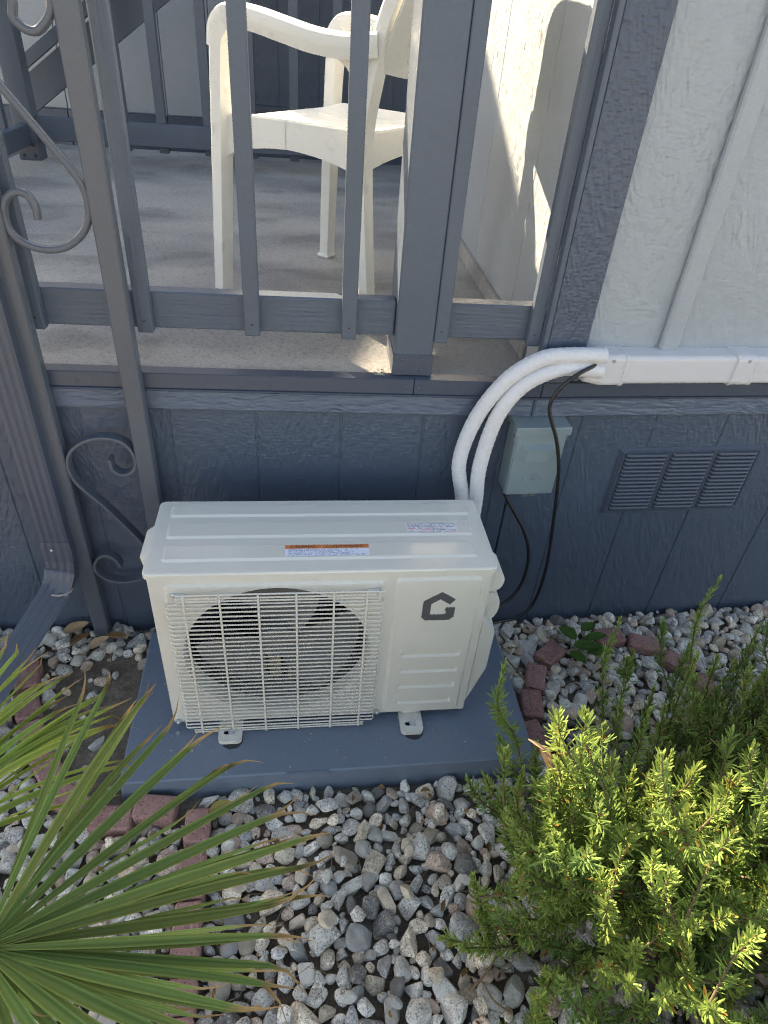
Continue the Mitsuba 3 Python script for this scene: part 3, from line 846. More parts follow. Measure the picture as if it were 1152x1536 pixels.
add(db + '__rain_lid', W(hull([(b0 - .002, -.0008, .7285), (b1 + .002, -.0008, .7285), (b0 - .003, -.0665, .7265), (b1 + .003, -.0665, .7265), (b0 - .003, -.0675, .7245), (b1 + .003, -.0675, .7245), (b0 - .003, -.0675, .7060), (b1 + .003, -.0675, .7060), (b0 - .003, -.0640, .7060), (b1 + .003, -.0640, .7060), (b0 - .003, -.0008, .716), (b1 + .003, -.0008, .716)])), 'm_box', smooth=20)
em = []
ce = (.0165, .580)
an = np.linspace(0, 2 * np.pi, 33)
em.append(tube(np.stack([ce[0] + .026 * np.cos(an), np.full(33, -.0640), ce[1] - .002 + .0085 * np.sin(an)], 1), .0011, 6))
for x in (ce[0] - .004, ce[0] + .004):
    for dx in (-.0022, .0022):
        em.append(tube([(x + dx, -.0640, ce[1] - .006), (x + dx, -.0640, ce[1] + .0155)], .0009, 6))
    em.append(tube([(x - .0022, -.0640, ce[1] + .0155), (x + .0022, -.0640, ce[1] + .0155)], .0009, 6))
add(dk + '__embossed_mark', W(cat(em)), 'm_box', smooth=60)
hp = Polygon(rrect(.042, .020, .008, 5) + [.020, .5305]).difference(Point(.020, .528).buffer(.0035))
add(db + '__hasp', W(front(extrude(hp, .0016), -.0580)), 'm_zinc', smooth=30)
for x in (b0 - .0005, b1 + .0):
    add(db + '__hinge_pin', W(bx(x - .0012, x + .0012, -.060, -.050, .686, .702, .0006)), 'm_zinc')
add(db + '__conduit_nut', W(placed(trimesh.creation.cylinder(.011, .016, sections=18), np.eye(3), (-.032, -.038, .528))), 'm_box', smooth=30)

cb = thing('black_cable', 'long black cable hanging from the line cover past the grey box', 'cable')
P = spline([(.655, -.035, .880), (.630, -.060, .884), (.597, -.078, .876), (.566, -.088, .856), (.546, -.090, .826), (.541, -.090, .795), (.552, -.092, .762), (.571, -.094, .722), (.588, -.094, .675), (.602, -.092, .622), (.616, -.085, .555), (.632, -.072, .470), (.648, -.062, .37), (.657, -.060, .275), (.656, -.060, .185), (.642, -.062, .118), (.600, -.075, .088), (.555, -.09, .092), (.50, -.12, .11), (.43, -.16, .14)], 10)
scene[cb] = mikit.ply(tube(P, .0046, 8), 'm_cable', smooth=60)
cb = thing('black_cable', 'short black cable looping from under the grey box to behind the unit', 'cable')
P = spline([(.496, -.045, .52), (.503, -.047, .505), (.530, -.052, .463), (.566, -.056, .405), (.592, -.060, .34), (.600, -.062, .27), (.593, -.065, .21), (.573, -.072, .172), (.548, -.085, .158), (.50, -.12, .152), (.43, -.17, .15)], 10)
scene[cb] = mikit.ply(tube(P, .0046, 8), 'm_cable', smooth=60)

# ------------------------------------------------------------------ plastic chair
ch = thing('plastic_chair', 'white moulded plastic armchair standing on the porch behind the railing', 'chair')
CO = np.array([.086, .573, DECK])
CU, CV = np.array([.566, .824, 0]), np.array([-.822, .569, 0])
CM = np.stack([CU, CV, [0, 0, 1.0]], 1)


def C(m):
    return placed(m, CM, CO)


def sheet(G, th):
    """A grid of points (m, n, 3) as a plate of the given thickness."""
    m_, n_ = G.shape[:2]
    du, dv = np.gradient(G, axis=0), np.gradient(G, axis=1)
    nn = np.cross(du, dv)
    nn /= np.linalg.norm(nn, axis=2, keepdims=True) + 1e-12
    a_, b_ = (G + nn * th / 2).reshape(-1, 3), (G - nn * th / 2).reshape(-1, 3)
    ii, jj = np.meshgrid(np.arange(m_ - 1), np.arange(n_ - 1), indexing='ij')
    q = np.stack([ii * n_ + jj, (ii + 1) * n_ + jj, (ii + 1) * n_ + jj + 1, ii * n_ + jj + 1], -1).reshape(-1, 4)
    N = m_ * n_
    idx = np.arange(N).reshape(m_, n_)
    rim_ = np.r_[idx[:-1, 0], idx[-1, :-1], idx[1:, -1][::-1], idx[0, 1:][::-1]]
    nx = np.roll(rim_, -1)
    Q = np.vstack([q, q[:, ::-1] + N, np.stack([nx, rim_, rim_ + N, nx + N], 1)])
    return trimesh.Trimesh(np.vstack([a_, b_]), np.vstack([Q[:, [0, 1, 2]], Q[:, [0, 2, 3]]]), process=False)


na, nb = 25, 25
G = np.zeros((na, nb, 3))
for a in range(na):
    for b in range(nb):
        s_, t_ = a / (na - 1) * 2 - 1, b / (nb - 1)
        bb = -.170 + .395 * t_
        hw_ = .205 + .035 * t_
        z = .450 - .014 * (1 - s_ ** 4) * math.sin(math.pi * min(1, t_ * 1.05)) - .014 * max(0, (t_ - .85) / .15) ** 2 + .006 * s_ ** 8
        G[a, b] = (s_ * hw_, bb - .012 * s_ * s_ * (1 if t_ > .5 else -1), z)
st = add(ch + '__seat', C(sheet(G, .005)), 'm_chair', smooth=40)
for s_ in (-.66, -.33, 0, .33, .66):
    idx = int(round((s_ + 1) / 2 * (na - 1)))
    P = G[idx, 2:-2] + [0, 0, .0022]
    add(st + '__groove_line', C(tube(P, .0016, 5, (1, 0, 0))), 'm_chair', smooth=60)
# apron under the seat: a skirt with an arched lower edge
per = np.vstack([G[0, :], G[1:, -1], G[-1, ::-1][1:], G[::-1, 0][1:-1]])
per = np.vstack([per, per[:1]])
L4 = [nb - 1, na - 1, nb - 1, na - 1]
dep = []
for n_ in L4:
    t_ = np.arange(n_) / n_
    dep += list(.096 - .036 * np.sin(np.pi * t_) ** .7)
dep = np.array(dep + [dep[0]])
ctr = per.mean(0)
out = per + (per - ctr) * [.012, .012, 0]
AG = np.stack([out + [0, 0, -.001], out * 1 + np.c_[(per - ctr)[:, :2] * .01, -dep * .5], out + np.c_[(per - ctr)[:, :2] * .012, -dep]], 0)
add(ch + '__apron', C(sheet(AG, .004)), 'm_chair', smooth=50)
for s_ in (-1, 1):
    # front leg rises into the arm support
    Pl = spline([(s_ * .262, .235, 0), (s_ * .255, .226, .2), (s_ * .247, .214, .43), (s_ * .244, .206, .55), (s_ * .244, .196, .61), (s_ * .245, .170, .640)], 8)
    sec = np.array([(-.026, -.020), (.026, -.020), (.026, .012), (.018, .020), (-.018, .020), (-.026, .012)])
    t_ = np.linspace(0, 1, len(Pl))
    f = add(ch + '__front_leg', C(sweep(Pl, sec, (0, 1, .01), np.stack([.80 + .25 * t_, .85 + .2 * t_], 1))), 'm_chair', smooth=25)
    add(f + '__foot_cap', C(bx(s_ * .262 - .025, s_ * .262 + .025, .212, .258, .0005, .014, .004)), 'm_chair')
    # arm
    Pa = spline([(s_ * .2445, .205, .588), (s_ * .245, .197, .628), (s_ * .247, .165, .648), (s_ * .250, .09, .645), (s_ * .251, .0, .630), (s_ * .248, -.07, .618), (s_ * .238, -.145, .613), (s_ * .215, -.205, .620)], 8)
    sa = np.array([(-.006, -.026), (-.006 + .012, -.028), (.018, -.024), (.024, -.012), (.026, 0), (.024, .012), (.018, .024), (.006, .028), (-.006, .026), (-.022, .022), (-.022, .018), (.004, .016), (.004, -.016), (-.022, -.018), (-.022, -.022)])
    t2, a2, b2 = frames(Pa, (1, 0, 0))
    secA = np.stack([sa[:, 0] * 1.0, sa[:, 1]], 1)
    if a2[len(a2) // 2][2] < 0:
        secA[:, 0] *= -1
    add(ch + '__armrest', C(sweep(Pa, secA, (1, 0, 0))), 'm_chair', smooth=40)
    # rear leg and back upright
    Pr = spline([(s_ * .215, -.215, 0), (s_ * .212, -.190, .22), (s_ * .208, -.172, .43), (s_ * .207, -.188, .55), (s_ * .203, -.215, .66), (s_ * .188, -.255, .77)], 8)
    t_ = np.linspace(0, 1, len(Pr))
    add(ch + '__rear_leg', C(sweep(Pr, sec * [.85, .85], (0, 1, .01), np.stack([.85 + .2 * (1 - abs(2 * t_ - 1)), .9 + .1 * t_], 1))), 'm_chair', smooth=25)
    # web that rounds the corner between arm and upright
    wb = [(-.190, .60), (-.182, .46)]
    for q in range(9):
        an_ = math.radians(180 - 90 * q / 8)
        wb.append((-.090 + .075 * math.cos(an_), .520 + .075 * math.sin(an_)))
    wb += [(-.09, .612)]
    wm = extrude(Polygon(wb).buffer(0), .010)
    v = wm.vertices
    wm.vertices = np.stack([s_ * (.232) + (v[:, 2] - .005), v[:, 0], v[:, 1]], 1)
    trimesh.repair.fix_normals(wm)
    add(ch + '__arm_web', C(wm), 'm_chair', smooth=30)
# back: a shell with a rounded top
nr, nc = 30, 25
G = np.zeros((nr, nc, 3))
for a in range(nr):
    h = a / (nr - 1)
    z = .575 + .275 * h
    wid = .212 * (1 - .02 * h)
    if h > .45:
        wid *= max(0.02, 1 - ((h - .45) / .55) ** 3.2) ** .5
    if h < .12:
        pass
    for c in range(nc):
        s_ = c / (nc - 1) * 2 - 1
        G[a, c] = (s_ * wid, -.200 - .125 * h - .035 * (1 - s_ ** 2), z + (.020 * (1 - s_ * s_) * -1 if h < .05 else 0) * (1 - h / .05 if h < .05 else 0))
bk = add(ch + '__backrest', C(sheet(G, .006)), 'm_chair', smooth=50)
for c in (4, 8, 12, 16, 20):
    P = G[1:24, c] + [0, -.0035, 0]
    add(bk + '__rib', C(tube(P, .0028, 6, (1, 0, 0))), 'm_chair', smooth=60)

# ------------------------------------------------------------------ brick edgings
def brick(x, y, ang, L=.088, Wd=.056, top=.028, seed=0):
    o = Polygon(rrect(L, Wd, .007, 2))
    m = hull([(px_, py_, top - .004) for px_, py_ in rrect(L, Wd, .007, 2)] + [(px_, py_, top) for px_, py_ in rrect(L - .010, Wd - .010, .005, 2)] + [(px_, py_, -.05) for px_, py_ in rrect(L, Wd, .007, 2)])
    m = m.subdivide_to_size(.016)
    m = lump(m, .0022, 45, seed)
    return placed(m, rotz(ang), (x, y, 0))


brick_spots = []
be = thing('brick_edging', 'straight line of worn red bricks set on edge in the gravel', 'edging')
for k, (y0_, y1_, x_) in enumerate(((-.672, -.593, -.2515), (-.787, -.694, -.248), (-.853, -.791, -.244), (-.921, -.857, -.240), (-.984, -.925, -.236), (-1.08, -.988, -.233), (-1.17, -1.084, -.229))):
    add(be + '__brick', brick(x_, (y0_ + y1_) / 2, math.pi / 2 + .05, y1_ - y0_, .055, .030, k), 'm_brick', smooth=40)
    brick_spots.append((x_, (y0_ + y1_) / 2, math.pi / 2, y1_ - y0_))
bl = thing('brick_ring', 'curved row of red edging bricks round the bare soil at the left', 'edging')
for k, (x_, y_, a_) in enumerate(((-.350, -.588, -.12), (-.442, -.606, -.05), (-.548, -.555, -.62), (-.617, -.476, -.92), (-.675, -.388, -.98), (-.722, -.296, -1.15), (-.75, -.2, -1.35))):
    add(bl + '__brick', brick(x_, y_, a_, .090, .058, .030 if k else .036, 20 + k), 'm_brick', smooth=40)
    brick_spots.append((x_, y_, a_, .09))
bc = thing('brick_ring', 'broken arc of dark red edging bricks by the wall behind the rosemary', 'edging')
for k, (x_, y_, a_) in enumerate(((.577, -.428, 1.75), (.598, -.328, 1.42), (.632, -.236, 1.2), (.700, -.150, .68), (.905, -.088, .05), (1.005, -.118, -.32), (1.083, -.198, -.85), (1.13, -.29, -1.2))):
    add(bc + '__brick', brick(x_, y_, a_, .090, .057, .026, 40 + k), 'm_brick', smooth=40)
    brick_spots.append((x_, y_, a_, .09))

# ------------------------------------------------------------------ gravel
SB = []
for q in range(18):
    m = trimesh.creation.icosphere(3 if q < 9 else 2)
    dirs = rng.normal(size=(rng.integers(8, 13), 3))
    dirs /= np.linalg.norm(dirs, axis=1, keepdims=True)
    dist = rng.uniform(.56, .96, len(dirs))
    d = m.vertices @ dirs.T
    rr = np.where(d > .08, dist / np.maximum(d, .08), 9)
    rs = np.sort(np.c_[rr, np.full(len(rr), 1.12)], axis=1)
    r_ = rs[:, 0] * .95 + np.minimum(rs[:, 1], 1.3) * .05
    r_ = np.minimum(r_, 1.18)
    v = m.vertices * r_[:, None]
    for _ in range(1):
        pass
    m = trimesh.Trimesh(v, m.faces, process=False)
    m = lump(m, .05, 3.0, q)
    m = lump(m, .02, 9.0, q + 50)
    m.vertices = m.vertices * rng.uniform([.9, .68, .52], [1.25, .95, .78])
    SB.append((np.array(m.vertices), np.array(m.faces)))


def free(x, y, r):
    # under the pad, the wall, the bricks, the bare soil
    cx_, sx_ = math.cos(PA), math.sin(PA)
    lx, ly = cx_ * (x - PX) + sx_ * (y - PY), -sx_ * (x - PX) + cx_ * (y - PY)
    if -.012 - r * .5 < lx < .99 + r * .3 and -.010 - r * .35 < ly < .475:
        return False
    if y > -.004 - r * .8 + (max(0, x - XC) * TH):
        return False
    for bx_, by_, ba_, bL in brick_spots:
        ca, sa_ = math.cos(ba_), math.sin(ba_)
        u_, w_ = ca * (x - bx_) + sa_ * (y - by_), -sa_ * (x - bx_) + ca * (y - by_)
        if abs(u_) < bL / 2 + r * .45 and abs(w_) < .028 + r * .7:
            return False
    if ((x + .545) / .17) ** 2 + ((y + .325) / .215) ** 2 < 1 and rng.random() > .03:
        return False
    if -.53 < x < -.40 and y > -.56 and rng.random() > (.25 if y > -.16 else .04):
        return False
    if ((x - .66) / .16) ** 2 + ((y + .40) / .13) ** 2 < 1 and rng.random() > .45:
        return False
    if x < -.25 and y > -.62 and ((x + .36) / .2) ** 2 + ((y + .58) / .06) ** 2 < 1:
        return False
    return True


stones = []
cell = {}
CS = .07


def clash(x, y, r, f):
    i_, j_ = int(x // CS), int(y // CS)
    for a in (-1, 0, 1):
        for b in (-1, 0, 1):
            for (x2, y2, r2) in cell.get((i_ + a, j_ + b), ()):
                if (x - x2) ** 2 + (y - y2) ** 2 < (f * (r + r2)) ** 2:
                    return True
    return False


for r0, r1, n_, f in ((.0225, .0290, 900, .80), (.0170, .0225, 6000, .76), (.0120, .0170, 18000, .75), (.008, .0120, 22000, .75), (.005, .008, 9000, .8)):
    for _ in range(n_):
        x, y = rng.uniform(-1.15, 1.75), rng.uniform(-1.42, .06)
        r = rng.uniform(r0, r1)
        if not clash(x, y, r, f) and free(x, y, r):
            cell.setdefault((int(x // CS), int(y // CS)), []).append((x, y, r))
            stones.append((x, y, r * .20 - .008 + rng.uniform(0, .006), r * 1.08))
for _ in range(1200):
    x, y = rng.uniform(-1.1, 1.7), rng.uniform(-1.4, .0)
    r = rng.uniform(.011, .0185)
    if free(x, y, r * 1.5) and rng.random() < .5:
        stones.append((x, y, .017 + rng.uniform(0, .006), r))


def stone(x, y, z, r, q):
    v, f = SB[q]
    a, b, c = rng.uniform(0, 2 * np.pi), rng.normal(0, .32), rng.normal(0, .32)
    R = trimesh.transformations.euler_matrix(b, c, a)[:3, :3]
    return (v * r) @ R.T + [x, y, z], f


score = []
for (x, y, z, r) in stones:
    d = np.array([x, y, z]) - CAM
    depth = d @ FWD
    rt = np.cross(FWD, UP)
    inside = abs(d @ rt / depth) < .56 and abs(d @ UP / depth) < .76 and not (((x - .85) / .52) ** 2 + ((y + .85) / .40) ** 2 < 1)
    score.append(r / depth if inside else 0)
order = np.argsort(-np.array(score))
big = set(order[:300].tolist())
Vs, Fs, UVs, nv = [], [], [], 0
for k, (x, y, z, r) in enumerate(stones):
    q = int(rng.integers(9)) + (0 if k in big else 9)
    v, f = stone(x, y, z, r, q)
    uv = np.tile(rng.random(2), (len(v), 1))
    if k in big:
        add('gravel_bed__stone', (v, f), 'm_stone', smooth=False, uv=uv)
    else:
        Vs.append(v), Fs.append(f + nv), UVs.append(uv)
        nv += len(v)
add('gravel_bed__small_stones', (np.vstack(Vs), np.vstack(Fs)), 'm_stone', smooth=False, uv=np.vstack(UVs), kind='stuff')


# ------------------------------------------------------------------ leaves and litter
def blade(base, tip, width, up_hint, sag=.02, fold=.3, n=16, brown=.12, green=(.06, .10, .025), tipc=(.45, .30, .14), seed=0, split=0.0, bend=None, pale=0.0):
    """One leaflet of a palm leaf: a folded, tapering strip from base to tip, its end withered."""
    g = np.random.default_rng(seed)
    base, tip = np.array(base, float), np.array(tip, float)
    t = np.linspace(0, 1, n)
    L = np.linalg.norm(tip - base)
    d = (tip - base) / L
    side = np.cross(d, up_hint)
    side /= np.linalg.norm(side)
    nrm = np.cross(side, d)
    P = base + np.outer(t, tip - base) + nrm * (sag * 4 * t * (1 - t))[:, None] + (side * (bend if bend is not None else g.normal(0, .006)))* (t ** 2 * (1 - t) * 4)[:, None]
    late = np.clip((t - (1 - brown)) / max(brown, 1e-3), 0, 1)
    P = P + side * (late ** 2 * g.normal(0, .018))[:, None] + nrm * (late ** 2 * g.normal(-.005, .012))[:, None]
    wprof = np.interp(t, [0, .08, .35, .6, 1 - brown, 1 - brown * .5, 1], [.35, .55, 1.0, .92, .55, .26, .05]) * width / 2
    tw = g.normal(0, .45) * t
    s2 = side[None] * np.cos(tw)[:, None] + nrm[None] * np.sin(tw)[:, None]
    n2 = nrm[None] * np.cos(tw)[:, None] - side[None] * np.sin(tw)[:, None]
    cols = np.array([-1, -.55, 0, .55, 1])
    hts = np.abs(cols) * fold
    V = P[:, None] + s2[:, None] * (wprof[:, None] * cols[None])[..., None] + n2[:, None] * (wprof[:, None] * (hts - fold * .5)[None])[..., None]
    green = np.array(green) * g.uniform(.82, 1.18) * np.array([1 + g.normal(0, .06), 1, 1])
    col = np.tile(green, (n, 5, 1))
    col[:, 2] = green * 1.35 + .01
    col[:, [0, 4]] = green * 1.55 + .015
    if pale > 0:
        col = col * (1 - pale) + np.array([.30, .33, .12]) * pale
    cut = 1 - brown + g.uniform(-.015, .015, 5) * 0
    m = np.clip((t[:, None] - cut) / .02, 0, 1)
    col = col * (1 - m[..., None]) + (np.array(tipc) * g.uniform(.75, 1.15)) * m[..., None]
    ring_ = np.exp(-((t[:, None] - cut - .01) / .016) ** 2)[..., None]
    col = col * (1 - .75 * ring_) + np.array([.07, .035, .018]) * .75 * ring_
    i_, j_ = np.meshgrid(np.arange(n - 1), np.arange(4), indexing='ij')
    q = np.stack([i_ * 5 + j_, i_ * 5 + j_ + 1, (i_ + 1) * 5 + j_ + 1, (i_ + 1) * 5 + j_], -1).reshape(-1, 4)
    return V.reshape(-1, 3), q, col.reshape(-1, 3)


fp_ = thing('fan_palm', 'fan palm at the lower left with narrow green leaflets and withered tips', 'palm')
trunk = lump(trimesh.creation.cylinder(.06, .42, sections=20).subdivide().subdivide(), .012, 30)
trunk.vertices = trunk.vertices + [-1.05, -1.0, .17]
scene[fp_ + '__trunk'] = mikit.ply(trunk, 'm_stem', smooth=True, color=np.tile([.10, .07, .045], (len(trunk.vertices), 1)))
H1 = np.array([-.374, -1.077, .60])
T1 = [(-0.361, -0.652, 0.6), (-0.318, -0.651, 0.587), (-0.249, -0.679, 0.573), (-0.202, -0.724, 0.56), (-0.143, -0.746, 0.552), (-0.083, -0.798, 0.544), (-0.032, -0.839, 0.536), (0.003, -0.876, 0.528), (0.033, -0.919, 0.52), (0.037, -0.966, 0.523), (0.023, -1.01, 0.527), (0.011, -1.061, 0.53), (-0.003, -1.097, 0.533), (-0.016, -1.122, 0.537), (-0.031, -1.149, 0.54), (-0.092, -1.185, 0.552), (-0.159, -1.203, 0.564), (-0.235, -1.214, 0.576), (-0.298, -1.212, 0.588), (-0.348, -1.206, 0.6)]
petiole = spline([(-1.02, -1.02, .36), (-.80, -1.08, .50), (-.58, -1.09, .58), H1.tolist()], 6)


def filled(tips, H, a, b):
    out = []
    for k, p in enumerate(tips):
        out.append(p)
        if a <= k < b:
            q = (np.array(p) + np.array(tips[k + 1])) / 2
            out.append(tuple(H + (q - H) * (.96 + .05 * math.sin(k * 2.3)) + np.array([0, 0, -.02])))
    return out


def frond(H, tips, width, green, brown, pet, seed, upv=(.05, -.35, .95), pale=0.0, sag=.018):
    f = numbered(fp_ + '__frond')
    pm = sweep(pet, rrect(.016, .010, .004, 2), (0, 0, 1))
    scene[f] = mikit.ply(pm, 'm_stem', smooth=True, color=np.tile([.10, .14, .04], (len(pm.vertices), 1)))
    g = np.random.default_rng(seed)
    for k, tp in enumerate(tips):
        tp = np.array(tp)
        d = (tp - H) / np.linalg.norm(tp - H)
        alt = (k % 2) * 2 - 1
        v, q, c = blade(H + d * .012 + np.array([0, 0, .004 * alt]), tp + np.array([0, 0, .012 * alt]), width * g.uniform(.8, 1.15), np.array(upv) + d * 0, sag=sag + g.normal(0, .006), fold=.80 + .2 * alt, brown=brown * g.uniform(.6, 1.35), green=green, seed=seed * 100 + k, pale=pale)
        add(f + '__leaflet', (v, q), 'm_palm', smooth=True, color=c)
        if g.random() < .55:     # withered thread split from the leaflet's edge
            off = np.cross(d, upv) * g.choice([-1, 1]) * .013
            v, q, c = blade(H + d * np.linalg.norm(tp - H) * .35 + off, tp + off * 2.2 + g.normal(0, .012, 3) - d * g.uniform(.0, .1), .006, upv, sag=.008, fold=.2, n=10, brown=.28, green=np.array(green) * 1.6, seed=seed * 100 + k + 50)
            add(f + '__thread', (v, q), 'm_palm', smooth=True, color=c)
    return f


frond(H1, filled(T1, H1, 1, 18), .0128, (.140, .185, .052), .15, petiole, 3)
H2 = np.array([-.589, -.953, .50])
T2 = [(-0.623, -0.546, 0.6), (-0.581, -0.548, 0.592), (-0.537, -0.557, 0.585), (-0.522, -0.56, 0.577), (-0.477, -0.584, 0.57), (-0.453, -0.596, 0.567), (-0.42, -0.628, 0.563), (-0.388, -0.641, 0.56), (-0.395, -0.669, 0.557), (-0.347, -0.665, 0.553), (-0.34, -0.689, 0.55), (-0.303, -0.674, 0.542), (-0.296, -0.704, 0.533), (-0.303, -0.728, 0.525), (-0.274, -0.773, 0.517), (-0.276, -0.791, 0.508), (-0.294, -0.831, 0.5)]
frond(H2, filled(T2, H2, 2, 12), .0140, (.26, .33, .065), .10, spline([(-1.02, -1.0, .36), (-.80, -.98, .46), H2.tolist()], 5), 5, upv=(-.25, .30, .9), pale=.10, sag=.03)
# rosemary
rs_ = thing('rosemary_bush', 'large rosemary bush with upright needle-leaved shoots at the lower right', 'shrub')
GR = np.array([[.195, .29, .078], [.26, .355, .092], [.16, .25, .078], [.31, .40, .105]])


def shoot(P, nlen, seed, dens=1.0, tone=0):
    g = np.random.default_rng(seed)
    P = spline(P, 10)
    s = np.r_[0, np.cumsum(np.linalg.norm(np.diff(P, axis=0), axis=1))]
    L = s[-1]
    rad = np.interp(s / L, [0, 1], [.0026, .0010])
    stem = sweep(P, circle(1, 5), (0.13, 1, .21), rad[:, None])
    scol = np.tile(np.array([.155, .115, .065]), (len(stem.vertices), 1)) * g.uniform(.8, 1.2)
    t, a, b = frames(P, (.13, 1, .21))
    n_ = int(L / .0062 * 3.3 * dens)
    w = np.sort(g.uniform(.10, 1, n_) ** .85)
    x = w * L
    at = lambda A_: np.stack([np.interp(x, s, A_[:, q]) for q in range(3)], 1)
    p0, tt, aa, bb = at(P), at(t), at(a), at(b)
    phi = g.uniform(0, 2 * np.pi, n_)
    rad_d = aa * np.cos(phi)[:, None] + bb * np.sin(phi)[:, None]
    el = np.interp(w, [0, .7, 1], [.35, .7, 1.25]) + g.normal(0, .18, n_)
    d = rad_d * np.cos(el)[:, None] + tt * np.sin(el)[:, None]
    d /= np.linalg.norm(d, axis=1, keepdims=True)
    ln = nlen * np.interp(w, [0, .2, .8, 1], [.75, 1, .95, .55]) * g.uniform(.65, 1.2, n_)
    sd = np.cross(d, tt)
    sd /= np.linalg.norm(sd, axis=1, keepdims=True) + 1e-9
    up_ = np.cross(sd, d)
    wd = g.uniform(.0014, .0022, n_)
    cur = up_ * (ln * g.uniform(-.05, .22, n_))[:, None]
    bl_, br_ = p0 - sd * (wd * .55)[:, None], p0 + sd * (wd * .55)[:, None]
    mid = p0 + d * (ln * .55)[:, None] + cur * .35
    ml, mr = mid - sd * wd[:, None], mid + sd * wd[:, None]
    mc = mid + up_ * (wd * .75)[:, None]
    q1 = p0 + d * (ln * .88)[:, None] + cur * .8
    ql, qr = q1 - sd * (wd * .75)[:, None], q1 + sd * (wd * .75)[:, None]
    tp = p0 + d * ln[:, None] + cur
    V = np.stack([bl_, br_, ml, mc, mr, ql, qr, tp], 1)
    f = np.array([(0, 1, 3), (0, 3, 2), (1, 4, 3), (2, 3, 5), (3, 6, 5), (3, 4, 6), (5, 6, 7)])
    F = (np.arange(n_) * 8)[:, None, None] + f[None]
    base = GR[tone] * g.uniform(.85, 1.15)
    young = np.clip((w - .7) / .3, 0, 1)[:, None]
    c = base * (1 - .45 * young) + np.array([.42, .51, .14]) * .45 * young
    c = c * g.uniform(.7, 1.3, (n_, 1))
    old = g.random(n_) < .025
    c[old] = [.33, .20, .06]
    C_ = np.repeat(c[:, None], 8, 1).reshape(-1, 3)
    return stem, scol, V.reshape(-1, 3), F.reshape(-1, 3), C_


def put_shoot(P, nlen, seed, dens=1.0, tone=0, twigs=0):
    g = np.random.default_rng(seed + 7)
    P = np.array(P, float)
    parts = [shoot(P, nlen, seed, dens, tone)]
    Q = spline(P, 10)
    Lq = np.linalg.norm(np.diff(Q, axis=0), axis=1).sum()
    for q in range(twigs):
        k = int(g.uniform(.25, .8) * (len(Q) - 1))
        t = Q[min(k + 1, len(Q) - 1)] - Q[k]
        t /= np.linalg.norm(t)
        a = g.uniform(0, 2 * np.pi)
        o = np.array([math.cos(a), math.sin(a), g.uniform(-.1, .3)])
        ln = Lq * g.uniform(.28, .5)
        e = Q[k] + (o * .48 + t * .62) * ln + np.array([0, 0, .25 * ln])
        m = Q[k] * .5 + e * .5 + (o * .12 - np.array([0, 0, .06])) * ln
        parts.append(shoot([Q[k], m, e], nlen * .92, seed + 31 * (q + 1), dens, tone))
    stem = cat([p[0] for p in parts])
    scol = np.vstack([p[1] for p in parts])
    off = np.cumsum([0] + [len(p[2]) for p in parts[:-1]])
    V, F, C_ = np.vstack([p[2] for p in parts]), np.vstack([p[3] + o_ for p, o_ in zip(parts, off)]), np.vstack([p[4] for p in parts])
    k = numbered(rs_ + '__shoot')
    scene[k] = mikit.ply(stem, 'm_stem', smooth=True, color=scol)
    add(k + '__needles', (V, F), 'm_needle', smooth=False, color=C_, kind='stuff')


SHOOT = []
# single shoots that stand clear of the bush: tip, foot
for tp, ft in (((.400, -.530, .43), (.505, -.60, .05)), ((.690, -.420, .44), (.655, -.62, .03)), ((.975, -.31, .46), (.88, -.55, .04)), ((.815, -.535, .45), (.80, -.66, .05)), ((.935, -.59, .46), (.92, -.72, .05)), ((.74, -.55, .36), (.70, -.68, .04)), ((.57, -.70, .33), (.60, -.78, .04)), ((.50, -.67, .24), (.57, -.74, .02)), ((.535, -.655, .22), (.60, -.73, .02)), ((.59, -.64, .24), (.63, -.74, .02)), ((.47, -.735, .40), (.56, -.80, .05)), ((.44, -.68, .36), (.55, -.76, .05)), ((.395, -.74, .37), (.52, -.82, .04)), ((.86, -.45, .38), (.82, -.62, .04)), ((1.03, -.43, .42), (.95, -.60, .04)), ((.90, -.66, .50), (.86, -.78, .05)), ((.715, -.63, .40), (.70, -.74, .05)), ((.66, -.66, .43), (.67, -.78, .05)), ((.77, -.40, .30), (.74, -.56, .03))):
    SHOOT.append((tp, ft))
poly = Polygon([(.275, -.71), (.40, -.70), (.55, -.73), (.70, -.68), (.80, -.56), (.95, -.44), (1.40, -.40), (1.40, -1.35), (.43, -1.25), (.30, -1.06), (.26, -.90)])
cen = np.array([.82, -.90])
n_try = 0
while len(SHOOT) < 298 and n_try < 4000:
    n_try += 1
    x, y = rng.uniform(.24, 1.4), rng.uniform(-1.35, -.43)
    if not poly.contains(Point(x, y)):
        continue
    edge = poly.exterior.distance(Point(x, y))
    z = .18 + .42 * min(1, edge / .12) * rng.uniform(.65, 1.08) + rng.uniform(-.04, .05)
    if rng.random() < .38:
        z *= .62
    k = rng.uniform(.25, .5)
    foot = (x + (cen[0] - x) * k + rng.normal(0, .03), y + (cen[1] - y) * k + rng.normal(0, .03), max(.02, z - rng.uniform(.22, .36)))
    SHOOT.append(((x, y, z), foot))
for k, (tp, ft) in enumerate(SHOOT):
    tp, ft = np.array(tp), np.array(ft)
    d = tp - ft
    mid1 = ft + d * [.55, .55, .30] + rng.normal(0, .012, 3)
    mid2 = ft + d * [.86, .86, .68] + rng.normal(0, .010, 3)
    put_shoot([ft, mid1, mid2, tp], rng.uniform(.025, .034), 1000 + k, 1.0, int(rng.choice([0, 1, 1, 2, 3])) if k > 19 else int(rng.choice([0, 1, 3])), 0 if k < 8 else 1 if k < 19 else int(rng.integers(2, 5)))
wood = []
